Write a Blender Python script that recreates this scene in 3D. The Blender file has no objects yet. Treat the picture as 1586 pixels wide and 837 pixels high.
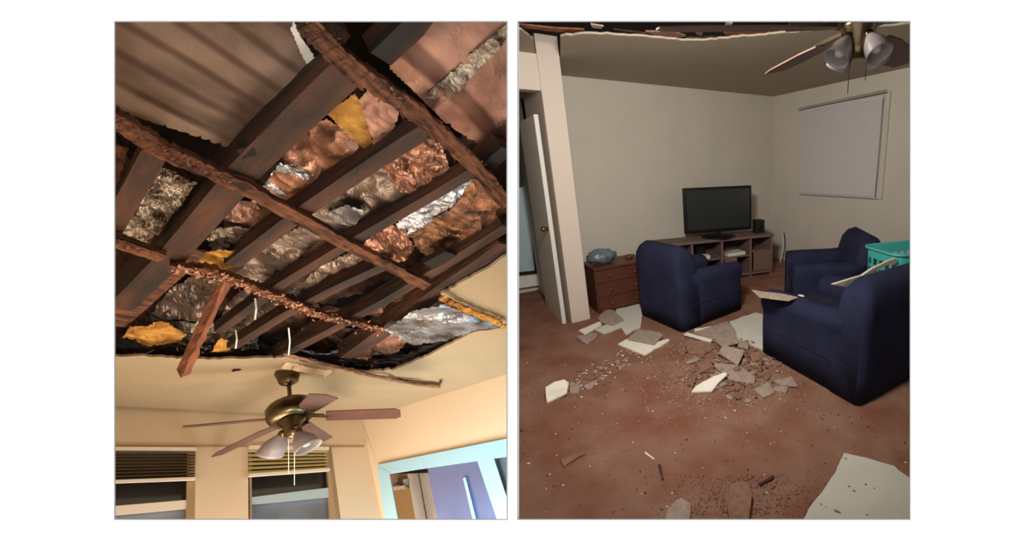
import bpy, bmesh, math, random
from mathutils import Vector, Matrix, noise
random.seed(7)
SC = bpy.context.scene
COL = SC.collection
# ---------------------------------------------------------------- camera
W, HH, F, PX, PY = 1586.0, 837.0, 607.0, 1105.0, 420.0
P_, R_ = math.radians(15.3), math.radians(1.6)
EYE = Vector((0, 0, 1.58))
up = Vector((-math.sin(R_)*math.cos(P_), -math.cos(R_)*math.cos(P_), -math.sin(P_)))
def ray(x, y): return Vector(((x-PX)/F, (y-PY)/F, 1.0))
_v = ray(656, 262); Yc = (_v-up*_v.dot(up)).normalized(); Xc = Yc.cross(up)
if Xc.x < 0: Xc = -Xc
def rot(c): return Vector((Xc.dot(c), Yc.dot(c), up.dot(c)))      # camera axes -> room axes
def cw(x, y, z): return rot(Vector((x, y, z)))+EYE
cam_d = bpy.data.cameras.new('camera'); cam = bpy.data.objects.new('camera', cam_d); COL.objects.link(cam)
rx, ry, rz = rot(Vector((1, 0, 0))), rot(Vector((0, -1, 0))), rot(Vector((0, 0, -1)))
cam.matrix_world = Matrix(((rx.x, ry.x, rz.x, EYE.x), (rx.y, ry.y, rz.y, EYE.y), (rx.z, ry.z, rz.z, EYE.z), (0, 0, 0, 1)))
cam_d.sensor_width = 36; cam_d.lens = F*36/W; cam_d.shift_x = (W/2-PX)/W; cam_d.shift_y = (PY-HH/2)/W
cam_d.clip_start = 0.02; SC.camera = cam
SC.view_settings.view_transform = 'Standard'; SC.view_settings.look = 'None'
SC.view_settings.exposure = 0; SC.view_settings.gamma = 1; SC.view_settings.use_curve_mapping = False
# ---------------------------------------------------------------- light
wd = bpy.data.worlds.new('world'); SC.world = wd; wd.use_nodes = True
wd.node_tree.nodes['Background'].inputs[0].default_value = (1, 1, 1, 1)
wd.node_tree.nodes['Background'].inputs[1].default_value = 1.45
def area(name, loc, target, size, power, color, size_y=None):
    l = bpy.data.lights.new(name, 'AREA'); l.energy = power; l.color = color; l.size = size
    if size_y: l.shape = 'RECTANGLE'; l.size_y = size_y
    o = bpy.data.objects.new(name, l); COL.objects.link(o); o.location = loc
    o.rotation_euler = (Vector(target)-Vector(loc)).to_track_quat('-Z', 'Y').to_euler(); return o
BD = 0.85                                        # distance of the white wall
area('room_lamp', cw(-0.30, -1.02, 1.25), (3.2, 4.0, 0.9), 0.35, 72, (1.0, 0.94, 0.86))
# left room frame: its own up direction, seen through the other opening
UL = Vector((-0.127, -0.775, 0.619)).normalized()
def lr(x, y): return Vector(((x-482)/F, (y-420)/F, 1.0))
def sk(v): return Vector((v.x-(PX-482)/F*v.z, v.y, v.z))
def LC(v): return rot(sk(v))+EYE                 # left room coordinates -> world
def Lz(x, y, h): return h/UL.dot(lr(x, y))
def L(x, y, h): r = lr(x, y); return LC(r*(h/UL.dot(r)))
def LZ(x, y, z): return LC(lr(x, y)*z)
CH = 1.10
ULw = rot(sk(UL))
Pa, Pb, Pc = (lr(180, 632)*Lz(180, 632, CH), lr(560, 650)*Lz(560, 650, CH), lr(786, 579)*Lz(786, 579, CH))
NB = (Pb-Pa).cross(UL).normalized()              # window wall
if NB.z > 0: NB = -NB
NR = (Pc-Pb).cross(UL).normalized()              # door wall
if NR.dot(Pb) > 0: NR = -NR
def LB(x, y, off=0.0): r = lr(x, y); return LC(r*((NB.dot(Pb)+off)/NB.dot(r)))
def LR(x, y, off=0.0): r = lr(x, y); return LC(r*((NR.dot(Pb)+off)/NR.dot(r)))
area('left_room_lamp', LC(Vector((-0.10, 1.45, 1.25))), LC(Vector((0.0, -0.2, 2.3))), 0.4, 21, (1.0, 0.84, 0.68))
area('left_wall_lamp', LC(Vector((-0.5, 2.3, 1.9))), LC(Vector((0.3, 0.9, 3.3))), 0.8, 44, (1.0, 0.85, 0.70))
# ---------------------------------------------------------------- materials
def lin(c): return tuple(((v/255)/12.92 if v/255 <= 0.04045 else ((v/255+0.055)/1.055)**2.4) for v in c)
MATS = {}
def mat(name, rgb, rough=0.7, metal=0.0, var=0.0, scale=6.0, rgb2=None, bump=0.0, bscale=40.0, spec=0.5, emit=None, es=0.0, trans=0.0, stretch=None, lo=0.35, hi=0.65, detail=6):
    m = bpy.data.materials.new(name); m.use_nodes = True; nt = m.node_tree; b = nt.nodes['Principled BSDF']
    c = lin(rgb); b.inputs['Base Color'].default_value = (*c, 1)
    b.inputs['Roughness'].default_value = rough; b.inputs['Metallic'].default_value = metal
    b.inputs['Specular IOR Level'].default_value = spec
    if trans: b.inputs['Transmission Weight'].default_value = trans
    tc = nt.nodes.new('ShaderNodeTexCoord'); mp = nt.nodes.new('ShaderNodeMapping')
    nt.links.new(tc.outputs['Object'], mp.inputs[0])
    if stretch: mp.inputs['Scale'].default_value = stretch
    if rgb2 is not None or var:
        c2 = lin(rgb2) if rgb2 else tuple(v*(1-var) for v in c)
        n = nt.nodes.new('ShaderNodeTexNoise'); n.inputs['Scale'].default_value = scale; n.inputs['Detail'].default_value = detail
        rp = nt.nodes.new('ShaderNodeValToRGB'); rp.color_ramp.elements[0].position = lo; rp.color_ramp.elements[1].position = hi
        rp.color_ramp.elements[0].color = (*c, 1); rp.color_ramp.elements[1].color = (*c2, 1)
        nt.links.new(mp.outputs[0], n.inputs['Vector']); nt.links.new(n.outputs[0], rp.inputs[0]); nt.links.new(rp.outputs[0], b.inputs['Base Color'])
    if bump:
        n = nt.nodes.new('ShaderNodeTexNoise'); n.inputs['Scale'].default_value = bscale; n.inputs['Detail'].default_value = 5
        bp = nt.nodes.new('ShaderNodeBump'); bp.inputs['Strength'].default_value = bump; bp.inputs['Distance'].default_value = 0.02
        nt.links.new(mp.outputs[0], n.inputs['Vector']); nt.links.new(n.outputs[0], bp.inputs['Height']); nt.links.new(bp.outputs[0], b.inputs['Normal'])
    if emit: b.inputs['Emission Color'].default_value = (*lin(emit), 1); b.inputs['Emission Strength'].default_value = es
    MATS[name] = m; return m
mat('page_white', (250, 250, 250), 0.9, spec=0.0)
mat('edge_grey', (150, 150, 150), 0.8, spec=0.0)
mat('plaster_wall', (206, 199, 186), 0.9, var=0.05, scale=2, bump=0.02, spec=0.2)
mat('ceiling_paint', (178, 166, 148), 0.95, var=0.05, scale=3, spec=0.1)
mat('trim_paint', (214, 200, 186), 0.6, bump=0.02)
mat('hall_paint', (150, 140, 100), 0.8)
mat('floor_wood', (126, 80, 62), 0.75, scale=4, rgb2=(146, 112, 94), bump=0.25, bscale=50, spec=0.25, lo=0.3, hi=0.7, detail=14)
mat('blue_fabric', (42, 45, 70), 0.95, var=0.25, scale=5, bump=0.25, bscale=9, spec=0.15)
mat('blue_cushion', (44, 44, 62), 0.95, var=0.3, scale=7, bump=0.25, bscale=14, spec=0.15)
mat('tv_black', (14, 14, 15), 0.35)
mat('tv_screen', (48, 50, 49), 0.25, spec=0.6)
mat('stand_wood', (122, 98, 88), 0.7, var=0.2, scale=10, stretch=(1, 1, 8))
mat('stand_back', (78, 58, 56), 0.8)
mat('dresser_wood', (92, 50, 36), 0.5, var=0.25, scale=6, stretch=(1, 1, 10))
mat('speaker_black', (20, 20, 21), 0.6)
mat('brass', (150, 120, 70), 0.35, 1.0)
mat('white_plastic', (225, 222, 214), 0.5)
mat('teal_plastic', (70, 175, 170), 0.4)
mat('cloth_white', (222, 214, 190), 0.9, bump=0.2, bscale=20)
mat('bag_film', (112, 130, 140), 0.25, var=0.4, scale=14, bump=0.8, bscale=18, spec=0.7)
mat('gyp_white', (236, 230, 214), 0.9, var=0.05, scale=20)
mat('gyp_board', (205, 203, 190), 0.9, var=0.08, scale=5)
mat('gyp_grey', (172, 152, 138), 0.95, var=0.25, scale=30, bump=0.3, bscale=60)
mat('gyp_brown', (150, 112, 92), 0.95, var=0.3, scale=30, bump=0.4, bscale=60)
mat('rubble_dark', (80, 50, 42), 0.95, var=0.4, scale=30)
mat('blind_slat', (205, 198, 198), 0.6)
mat('pewter', (120, 104, 78), 0.3, 1.0, var=0.3, scale=14)
mat('blade_wood', (96, 70, 62), 0.5, var=0.2, scale=8)
mat('blade_brown', (92, 50, 38), 0.5, var=0.2, scale=8)
mat('frosted_glass', (160, 150, 150), 0.4, trans=0.15)
mat('bulb_glass', (190, 185, 178), 0.3)
mat('cord', (70, 66, 64), 0.6)
# left room
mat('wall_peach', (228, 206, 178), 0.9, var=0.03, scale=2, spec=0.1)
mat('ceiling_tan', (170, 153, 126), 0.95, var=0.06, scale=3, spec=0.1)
mat('joist_wood', (84, 48, 26), 0.75, rgb2=(22, 13, 8), scale=9, bump=0.5, bscale=22, stretch=(1, 1, 1), lo=0.35, hi=0.65)
mat('batten_wood', (128, 78, 50), 0.85, rgb2=(44, 24, 14), scale=24, bump=0.8, bscale=50, lo=0.4, hi=0.65)
mat('lath_red', (150, 88, 56), 0.7, rgb2=(90, 44, 26), scale=14, bump=0.5, bscale=40)
mat('roof_deck', (66, 40, 26), 0.9, var=0.5, scale=4)
mat('insul', (214, 160, 74), 0.95, rgb2=(150, 96, 34), scale=14, bump=1.0, bscale=30)
mat('plaster_key', (150, 98, 76), 0.9, var=0.4, scale=30)
mat('plaster_light', (226, 168, 136), 0.9, var=0.3, scale=30)
def foilmat(name, rgb, rgb2, rough=0.42, bs=14, b=0.5, metal=0.8, scale=5):
    return mat(name, rgb, rough, metal, rgb2=rgb2, scale=scale, bump=b, bscale=bs, detail=4)
foilmat('foil_copper', (186, 136, 112), (92, 62, 48), scale=7)
foilmat('foil_pink', (160, 122, 106), (104, 72, 60), rough=.5, b=.25, bs=9)
foilmat('foil_grey', (146, 130, 118), (66, 48, 38), scale=6)
foilmat('foil_silver', (206, 192, 172), (96, 74, 58), bs=34, b=1.0, scale=16)
foilmat('foil_blue', (170, 176, 186), (70, 54, 46), rough=.3, scale=9)
foilmat('foil_brown', (128, 88, 62), (52, 32, 22), scale=12)
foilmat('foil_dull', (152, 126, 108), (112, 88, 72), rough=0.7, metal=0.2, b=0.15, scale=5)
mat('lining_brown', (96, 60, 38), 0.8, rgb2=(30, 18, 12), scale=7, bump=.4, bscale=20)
mat('black_gap', (30, 19, 13), 0.9)
mat('night_glass', (58, 56, 52), 0.2, var=0.3, scale=3)
mat('night_glass_blue', (128, 138, 152), 0.3, rgb2=(88, 90, 96), scale=2)
mat('sash_white', (238, 228, 216), 0.5)
mat('sash_blue', (176, 196, 206), 0.5)
mat('frame_tan', (168, 140, 108), 0.6)
mat('slat_dark', (112, 94, 66), 0.6)
mat('slat_cream', (222, 208, 150), 0.6)
mat('casing_cyan', (168, 212, 232), 0.5)  # cyan light falling on the casing is put into its colour
mat('door_blue', (112, 120, 168), 0.5, rgb2=(96, 100, 126), scale=1.2)
mat('tan_board', (206, 160, 104), 0.8)
# ---------------------------------------------------------------- mesh helpers
class MB:
    def __init__(s): s.v = []; s.f = []
    def add(s, vs, fs):
        n = len(s.v); s.v += [Vector(q) for q in vs]; s.f += [tuple(i+n for i in f) for f in fs]; return s
    def prism(s, pts, off):
        n = len(pts); off = Vector(off); pts = [Vector(p) for p in pts]
        return s.add(pts+[p+off for p in pts], [tuple(range(n))[::-1], tuple(range(n, 2*n))]+[(i, (i+1) % n, (i+1) % n+n, i+n) for i in range(n)])
    def hexa(s, a, b):                      # two quads joined
        return s.add(list(a)+list(b), [(3, 2, 1, 0), (4, 5, 6, 7), (0, 1, 5, 4), (1, 2, 6, 5), (2, 3, 7, 6), (3, 0, 4, 7)])
    def box(s, x0, x1, y0, y1, z0, z1):
        return s.hexa([(x0, y0, z0), (x1, y0, z0), (x1, y1, z0), (x0, y1, z0)], [(x0, y0, z1), (x1, y0, z1), (x1, y1, z1), (x0, y1, z1)])
    def tube(s, path, r, n=8):
        path = [Vector(p) for p in path]; rs = r if isinstance(r, (list, tuple)) else [r]*len(path); vs = []; fs = []
        for i, p in enumerate(path):
            d = (path[min(i+1, len(path)-1)]-path[max(i-1, 0)]).normalized()
            a = d.orthogonal().normalized() if i == 0 else (a-d*a.dot(d)).normalized()
            b = d.cross(a)
            vs += [p+(a*math.cos(t*2*math.pi/n)+b*math.sin(t*2*math.pi/n))*rs[i] for t in range(n)]
        for i in range(len(path)-1):
            for t in range(n): u = (t+1) % n; fs.append((i*n+t, i*n+u, i*n+n+u, i*n+n+t))
        fs += [tuple(range(n))[::-1], tuple(range(len(vs)-n, len(vs)))]
        return s.add(vs, fs)
    def lathe(s, prof, o=(0, 0, 0), ax=(0, 0, 1), n=24):
        o = Vector(o); ax = Vector(ax).normalized(); a = ax.orthogonal().normalized(); b = ax.cross(a); vs = []; fs = []
        for r, z in prof:
            vs += [o+ax*z+(a*math.cos(t*2*math.pi/n)+b*math.sin(t*2*math.pi/n))*max(r, 1e-4) for t in range(n)]
        for i in range(len(prof)-1):
            for t in range(n): u = (t+1) % n; fs.append((i*n+t, i*n+u, i*n+n+u, i*n+n+t))
        fs += [tuple(range(n))[::-1], tuple(range(len(vs)-n, len(vs)))]
        return s.add(vs, fs)
    def rbox(s, x0, x1, y0, y1, z0, z1, r=0.03, seg=3):
        bm = bmesh.new(); bmesh.ops.create_cube(bm, size=1)
        for v in bm.verts: v.co = Vector(((x0+x1)/2+v.co.x*(x1-x0), (y0+y1)/2+v.co.y*(y1-y0), (z0+z1)/2+v.co.z*(z1-z0)))
        bmesh.ops.bevel(bm, geom=list(bm.edges), offset=r, segments=seg, profile=0.5, affect='EDGES')
        bm.verts.index_update(); s.add([v.co.copy() for v in bm.verts], [tuple(v.index for v in f.verts) for f in bm.faces]); bm.free(); return s
    def build(s, name, m, parent=None, smooth=False, local=None, bevel=0, sub=0):
        me = bpy.data.meshes.new(name)
        org = Vector((0, 0, 0))
        if parent is None and local is None and s.v:
            org = Vector((sum(v.x for v in s.v)/len(s.v), sum(v.y for v in s.v)/len(s.v), min(v.z for v in s.v)))
        me.from_pydata([tuple(v-org) for v in s.v], [], s.f); me.update()
        bm = bmesh.new(); bm.from_mesh(me); bmesh.ops.recalc_face_normals(bm, faces=bm.faces); bm.to_mesh(me); bm.free()
        me.materials.append(MATS[m]); o = bpy.data.objects.new(name, me); COL.objects.link(o); o.location = org
        if smooth:
            for p in me.polygons: p.use_smooth = True
        if parent: o.parent = parent
        if bevel: b = o.modifiers.new('b', 'BEVEL'); b.width = bevel; b.segments = 2; b.limit_method = 'ANGLE'
        if sub: b = o.modifiers.new('s', 'SUBSURF'); b.levels = sub; b.render_levels = sub
        return o
def tag(o, label, cat, group=None):
    o['label'] = label; o['category'] = cat
    if group: o['group'] = group
    return o
def empty(name, loc, label, cat, rz=0, group=None, mw=None):
    o = bpy.data.objects.new(name, None); COL.objects.link(o); o.empty_display_size = 0.1
    if mw is not None: o.matrix_world = mw
    else: o.location = loc; o.rotation_euler = (0, 0, rz)
    return tag(o, label, cat, group)
def struct(o): o['kind'] = 'structure'; return o
def FL(x, y, z=0.0):
    d = rot(ray(x, y)); return d*((z-EYE.z)/d.z)+EYE
def ON(x, y, ax, val):
    d = rot(ray(x, y)); return d*((val-EYE[ax])/d[ax])+EYE
# ---------------------------------------------------------------- the white wall with two openings
def bp(x, y, z=BD): return cw((x-PX)/F*BD, (y-PY)/F*BD, z)
fw = rot(Vector((0, 0, 1)))
mb = MB()
def slab(x0, y0, x1, y1, mb=mb, z=BD, t=0.012, ch=(0, 0, 0, 0)):
    q = [(x0, y0), (x1, y0), (x1, y1), (x0, y1)]; c = 16
    q2 = [(x0+ch[0]*c, y0+ch[1]*c), (x1-ch[2]*c, y0+ch[1]*c), (x1-ch[2]*c, y1-ch[3]*c), (x0+ch[0]*c, y1-ch[3]*c)]
    mb.hexa([bp(*p, z) for p in q], [bp(*p, z+t) for p in q2])
LX0, LX1, RX0, RX1, TY, BY = 179, 785.5, 802.5, 1409, 34, 804.5
slab(-2600, -2600, LX0, 3600, ch=(0, 0, 1, 0)); slab(RX1, -2600, 5200, 3600, ch=(1, 0, 0, 0))
slab(LX1, TY, RX0, BY, t=0.004)
slab(LX0, -2600, RX1, TY, ch=(0, 0, 0, 1)); slab(LX0, BY, RX1, 3600, ch=(0, 1, 0, 0))
struct(mb.build('wall_front', 'page_white'))
for k, (a, b) in enumerate(((LX0, LX1), (RX0, RX1))):
    mb = MB()
    for q in ((a-.9, TY-.9, b+.9, TY+.5), (a-.9, BY-.5, b+.9, BY+.9), (a-.9, TY, a+.5, BY), (b-.5, TY, b+.9, BY)):
        slab(*q, mb=mb, z=BD-0.0015, t=0.001)
    struct(mb.build('trim_%d' % (k+1), 'edge_grey'))
# added partition that keeps light from passing between the two rooms
def rad(x, y, z): return cw((x-PX)/F*z, y, z)
mb = MB(); mb.hexa([rad(793.6, -4, .87), rad(793.6, 4, .87), rad(793.6, 9, 9.5), rad(793.6, -5, 9.5)], [rad(794.6, -4, .87), rad(794.6, 4, .87), rad(794.6, 9, 9.5), rad(794.6, -5, 9.5)])
struct(mb.build('wall_light_divider', 'plaster_wall'))
# ---------------------------------------------------------------- RIGHT ROOM shell
CZ, BWY, RWX = 2.56, 4.79, 4.60
def Yb(x, z, dd=.88):          # where the white wall's back cuts height z
    return (dd-fw.x*x-fw.z*(z-EYE.z))/fw.y
def Ydiv(px, x): d = rot(ray(px, 420)); return None
dv = rot(ray(796, 420)); dvx = rot(Vector(((796-PX)/F, 0, 1)));
def divpt(depth, z):           # point of the partition at camera depth, height z
    base = rot(Vector(((796-PX)/F*depth, 0, depth)))+EYE; vy = rot(Vector((0, -1, 0)))
    return base+vy*((z-base.z)/vy.z)
def flat(pts, z0, z1, name, m):
    mb = MB(); mb.hexa if 0 else None
    mb.prism([(p[0], p[1], z0) for p in pts], (0, 0, z1-z0)); return struct(mb.build(name, m))
a, b = divpt(.9, 0), divpt(8.0, 0)
flat([(a.x, a.y), (4.8, Yb(4.8, 0, .9)), (4.8, 6.6), (b.x, b.y+.0)], -0.05, 0, 'floor', 'floor_wood')
# ceiling around the torn hole
tear = [(795, 40), (812, 50), (826, 62), (829, 90), (868, 90), (868, 56), (905, 53), (940, 53), (975, 56), (1010, 58), (1040, 61), (1066, 63), (1095, 62), (1120, 60), (1150, 57), (1185, 54), (1210, 51), (1240, 49), (1300, 46), (1370, 41), (1430, 36)]
tp = []
for i in range(len(tear)-1):
    for k in range(4):
        t = k/4; x = tear[i][0]*(1-t)+tear[i+1][0]*t; y = tear[i][1]*(1-t)+tear[i+1][1]*t
        p = ON(x, y+random.uniform(-1.0, 1.0), 2, CZ); tp.append((p.x, p.y))
e = divpt(8.0, CZ)
flat(tp+[(4.7, .9), (4.7, 6.6), (e.x, e.y)], CZ, CZ+.015, 'ceiling', 'ceiling_paint')
mb = MB(); mb.box(.98, RWX+.1, BWY, BWY+.1, 0, CZ); struct(mb.build('wall_back', 'plaster_wall'))
mb = MB(); mb.box(RWX, RWX+.1, -1.6, BWY, 0, CZ+.6); struct(mb.build('wall_right', 'plaster_wall'))
mb = MB(); mb.box(.985, 1.18, 4.0, BWY, 0, 2.72); struct(mb.build('wall_left', 'trim_paint', bevel=.006))
mb = MB(); mb.box(-1.5, .98, 5.5, 5.6, 0, CZ); struct(mb.build('wall_hall', 'plaster_wall'))
mb = MB(); mb.box(.98, 1.06, BWY, 5.6, 0, CZ); struct(mb.build('wall_hall_side', 'plaster_wall'))
mb = MB(); mb.box(-.6, .985, 4.02, 4.16, 2.26, CZ); struct(mb.build('trim_3', 'trim_paint'))
# header beam in the hall opening
q = [ON(x, y, 1, 4.6) for x, y in ((796, 108), (829, 113), (829, 150), (796, 148))]
mb = MB(); mb.prism(q, (0, .35, 0)); struct(mb.build('trim_4', 'hall_paint'))
# picture rail on the right wall
q0, q1 = ON(1190, 184, 0, RWX), ON(1409, 130, 0, RWX)
zr = q0.z
mb = MB(); mb.hexa([(RWX-.006, BWY, zr-.006), (RWX, BWY, zr-.006), (RWX, -1.2, q1.z+.11), (RWX-.006, -1.2, q1.z+.11)], [(RWX-.006, BWY, zr+.006), (RWX, BWY, zr+.006), (RWX, -1.2, q1.z+.122), (RWX-.006, -1.2, q1.z+.122)])
struct(mb.build('trim_5', 'trim_paint'))
# attic over the torn ceiling
def atticpoly(z): return [divpt(.9, z), Vector((4.7, Yb(4.7, z, .9), z)), Vector((4.7, 6.6, z)), divpt(8, z)]
mb = MB(); mb.prism(atticpoly(CZ+.5), (0, 0, .05)); struct(mb.build('ceiling_deck', 'roof_deck'))
def beam_on(p0, p1, z, w, h, name, m, label, group=None, cat='joist', jit=.0):
    p0, p1 = Vector((p0[0], p0[1], 0)), Vector((p1[0], p1[1], 0)); d = (p1-p0).normalized(); n = Vector((-d.y, d.x, 0))*w/2
    mb = MB(); N = 14
    for i in range(N):
        a, b = p0.lerp(p1, i/N), p0.lerp(p1, (i+1)/N)
        ja, jb = (random.uniform(-jit, jit) for _ in (0, 1))
        mb.hexa([(a-n)+Vector((0, 0, z+ja)), (a+n)+Vector((0, 0, z+ja)), (b+n)+Vector((0, 0, z+ja)), (b-n)+Vector((0, 0, z+ja))],
                [(a-n)+Vector((0, 0, z+h)), (a+n)+Vector((0, 0, z+h)), (b+n)+Vector((0, 0, z+h)), (b-n)+Vector((0, 0, z+h))])
    o = mb.build(name, m); return tag(o, label, cat, group)
jl = ['long dark roof joist nearest the fan above the torn ceiling edge', 'dark roof joist behind the hanging ceiling scraps at mid tear', 'dark roof joist at the far left of the torn edge above the column']
for i, (a, b) in enumerate((((.9, 1.9), (3.2, 1.0)), ((.6, 2.35), (3.6, 1.35)), ((.5, 2.9), (3.9, 1.75)))):
    beam_on(a, b, CZ+.02+.03*i, .06, .13, 'ceiling_joist', 'joist_wood', jl[i], 'joists above the torn living room ceiling', jit=.004)
# hanging scraps of lath and plaster along the tear
scr = [([(1000, 49), (1045, 50), (1062, 56), (1050, 59), (1010, 54)], 'pale plaster scrap hanging at the torn edge above the television', 'gyp_brown'),
       ([(915, 38), (935, 41), (930, 45), (917, 43)], 'small pale plaster scrap in the torn edge near the white column', 'gyp_grey'),
       ([(1076, 44), (1090, 48), (1086, 56), (1078, 53)], 'short plaster stub in the dark tear right of the pale scrap', 'gyp_brown'),
       ([(1120, 50), (1200, 42), (1290, 40), (1290, 46), (1205, 50), (1125, 57)], 'long reddish brown lath along the torn edge beside the fan', 'lath_red'),
       ([(803, 38), (860, 44), (905, 46), (905, 51), (862, 50), (806, 43)], 'dark lath lying along the torn edge above the column', 'lath_red'),
       ([(950, 46), (1000, 52), (1060, 59), (1110, 58), (1110, 62), (1060, 64), (985, 58)], 'dark splintered lath under the pale plaster scrap', 'joist_wood'),
       ([(1125, 35), (1135, 36), (1128, 44), (1122, 43)], 'tiny plaster crumb hanging at the top middle of the tear', 'gyp_grey')]
for i, (pts, lb, m) in enumerate(scr):
    z = CZ+.02+.012*(i % 3)
    mb = MB(); mb.prism([ON(x, y, 2, z) for x, y in pts], (0, 0, .01)); tag(mb.build('lath_scrap', m), lb, 'debris')
# hall window and doors
mb = MB(); q = [ON(x, y, 1, 5.48) for x, y in ((797, 215), (826, 215), (843, 418), (797, 430))]
mb.prism(q, (0, .02, 0)); wn = struct(mb.build('window_1', 'sash_blue'))
mb = MB()
for pa, pb, pc, pd in (((797, 226), (812, 226), (814, 240), (797, 245)), ((809, 226), (814, 226), (834, 424), (829, 424)), ((797, 423), (834, 419), (834, 424), (797, 428)), ((818, 320), (821, 320), (832, 420), (829, 420)), ((797, 226), (806, 226), (810, 290), (797, 290))):
    mb.prism([ON(x, y, 1, 5.45) for x, y in (pa, pb, pc, pd)], (0, .02, 0))
mb.build('window_frame', 'tv_black', wn).matrix_parent_inverse = Matrix.Translation(-wn.location)
mb = MB(); mb.prism([ON(x, y, 1, 5.4) for x, y in ((797, 430), (846, 424), (850, 440), (797, 448))], (0, .1, 0)); struct(mb.build('trim_6', 'white_plastic'))
# open door seen on its edge
mb = MB(); mb.hexa([(.9, 4.05, .0), (.94, 4.05, .0), (.95, 4.8, .0), (.91, 4.8, .0)], [(.9, 4.05, 2.06), (.94, 4.05, 2.06), (.95, 4.8, 2.06), (.91, 4.8, 2.06)])
dd = struct(mb.build('door_1', 'white_plastic', bevel=.003))
mb = MB(); mb.lathe([(.005, 0), (.02, .0), (.02, .03), (.03, .045), (.025, .06), (.0, .07)], Vector((.905, 4.12, 1.0)), (-1, 0, 0))
k = mb.build('door_knob', 'brass', dd, True); k.matrix_parent_inverse = Matrix.Translation(-dd.location)
# blind window on the right wall
mb = MB(); X = RWX-.012
wy0, wy1, wz0, wz1 = 2.86, 4.15, 1.125, 2.315
mb.box(X-.02, RWX, wy0-.05, wy1+.03, wz0-.03, wz1+.04); w2 = struct(mb.build('window_2', 'plaster_wall'))
bl = empty('window_blind', (RWX-.05, (wy0+wy1)/2, wz0), 'closed pale lavender mini blind covering the window on the right wall', 'blind')
mb = MB(); N = 44
for i in range(N):
    z = .0+1.13*i/N
    mb.hexa([(-.012, -.62, z), (.004, -.62, z+.003), (.004, .62, z+.003), (-.012, .62, z)], [(-.009, -.62, z+.025), (.007, -.62, z+.028), (.007, .62, z+.028), (-.009, .62, z+.025)])
mb.build('slats', 'blind_slat', bl)
MB().box(-.02, .018, -.64, .64, 1.13, 1.18).build('headrail', 'blind_slat', bl)
MB().box(-.014, .01, -.64, .64, -.02, -.004).build('bottom_rail', 'blind_slat', bl)
MB().tube([(-.03, -.64, 1.15), (-.03, -.645, .6), (-.03, -.635, .0)], .003).build('cord', 'cord', bl)
cr = MB(); cr.tube([(-.05, .66, 1.16), (-.05, -.69, 1.20)], .005); cr.tube([(-.05, .66, 1.185), (-.05, -.69, 1.225)], .003)
cr.build('curtain_rod', 'cord', bl)
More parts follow.
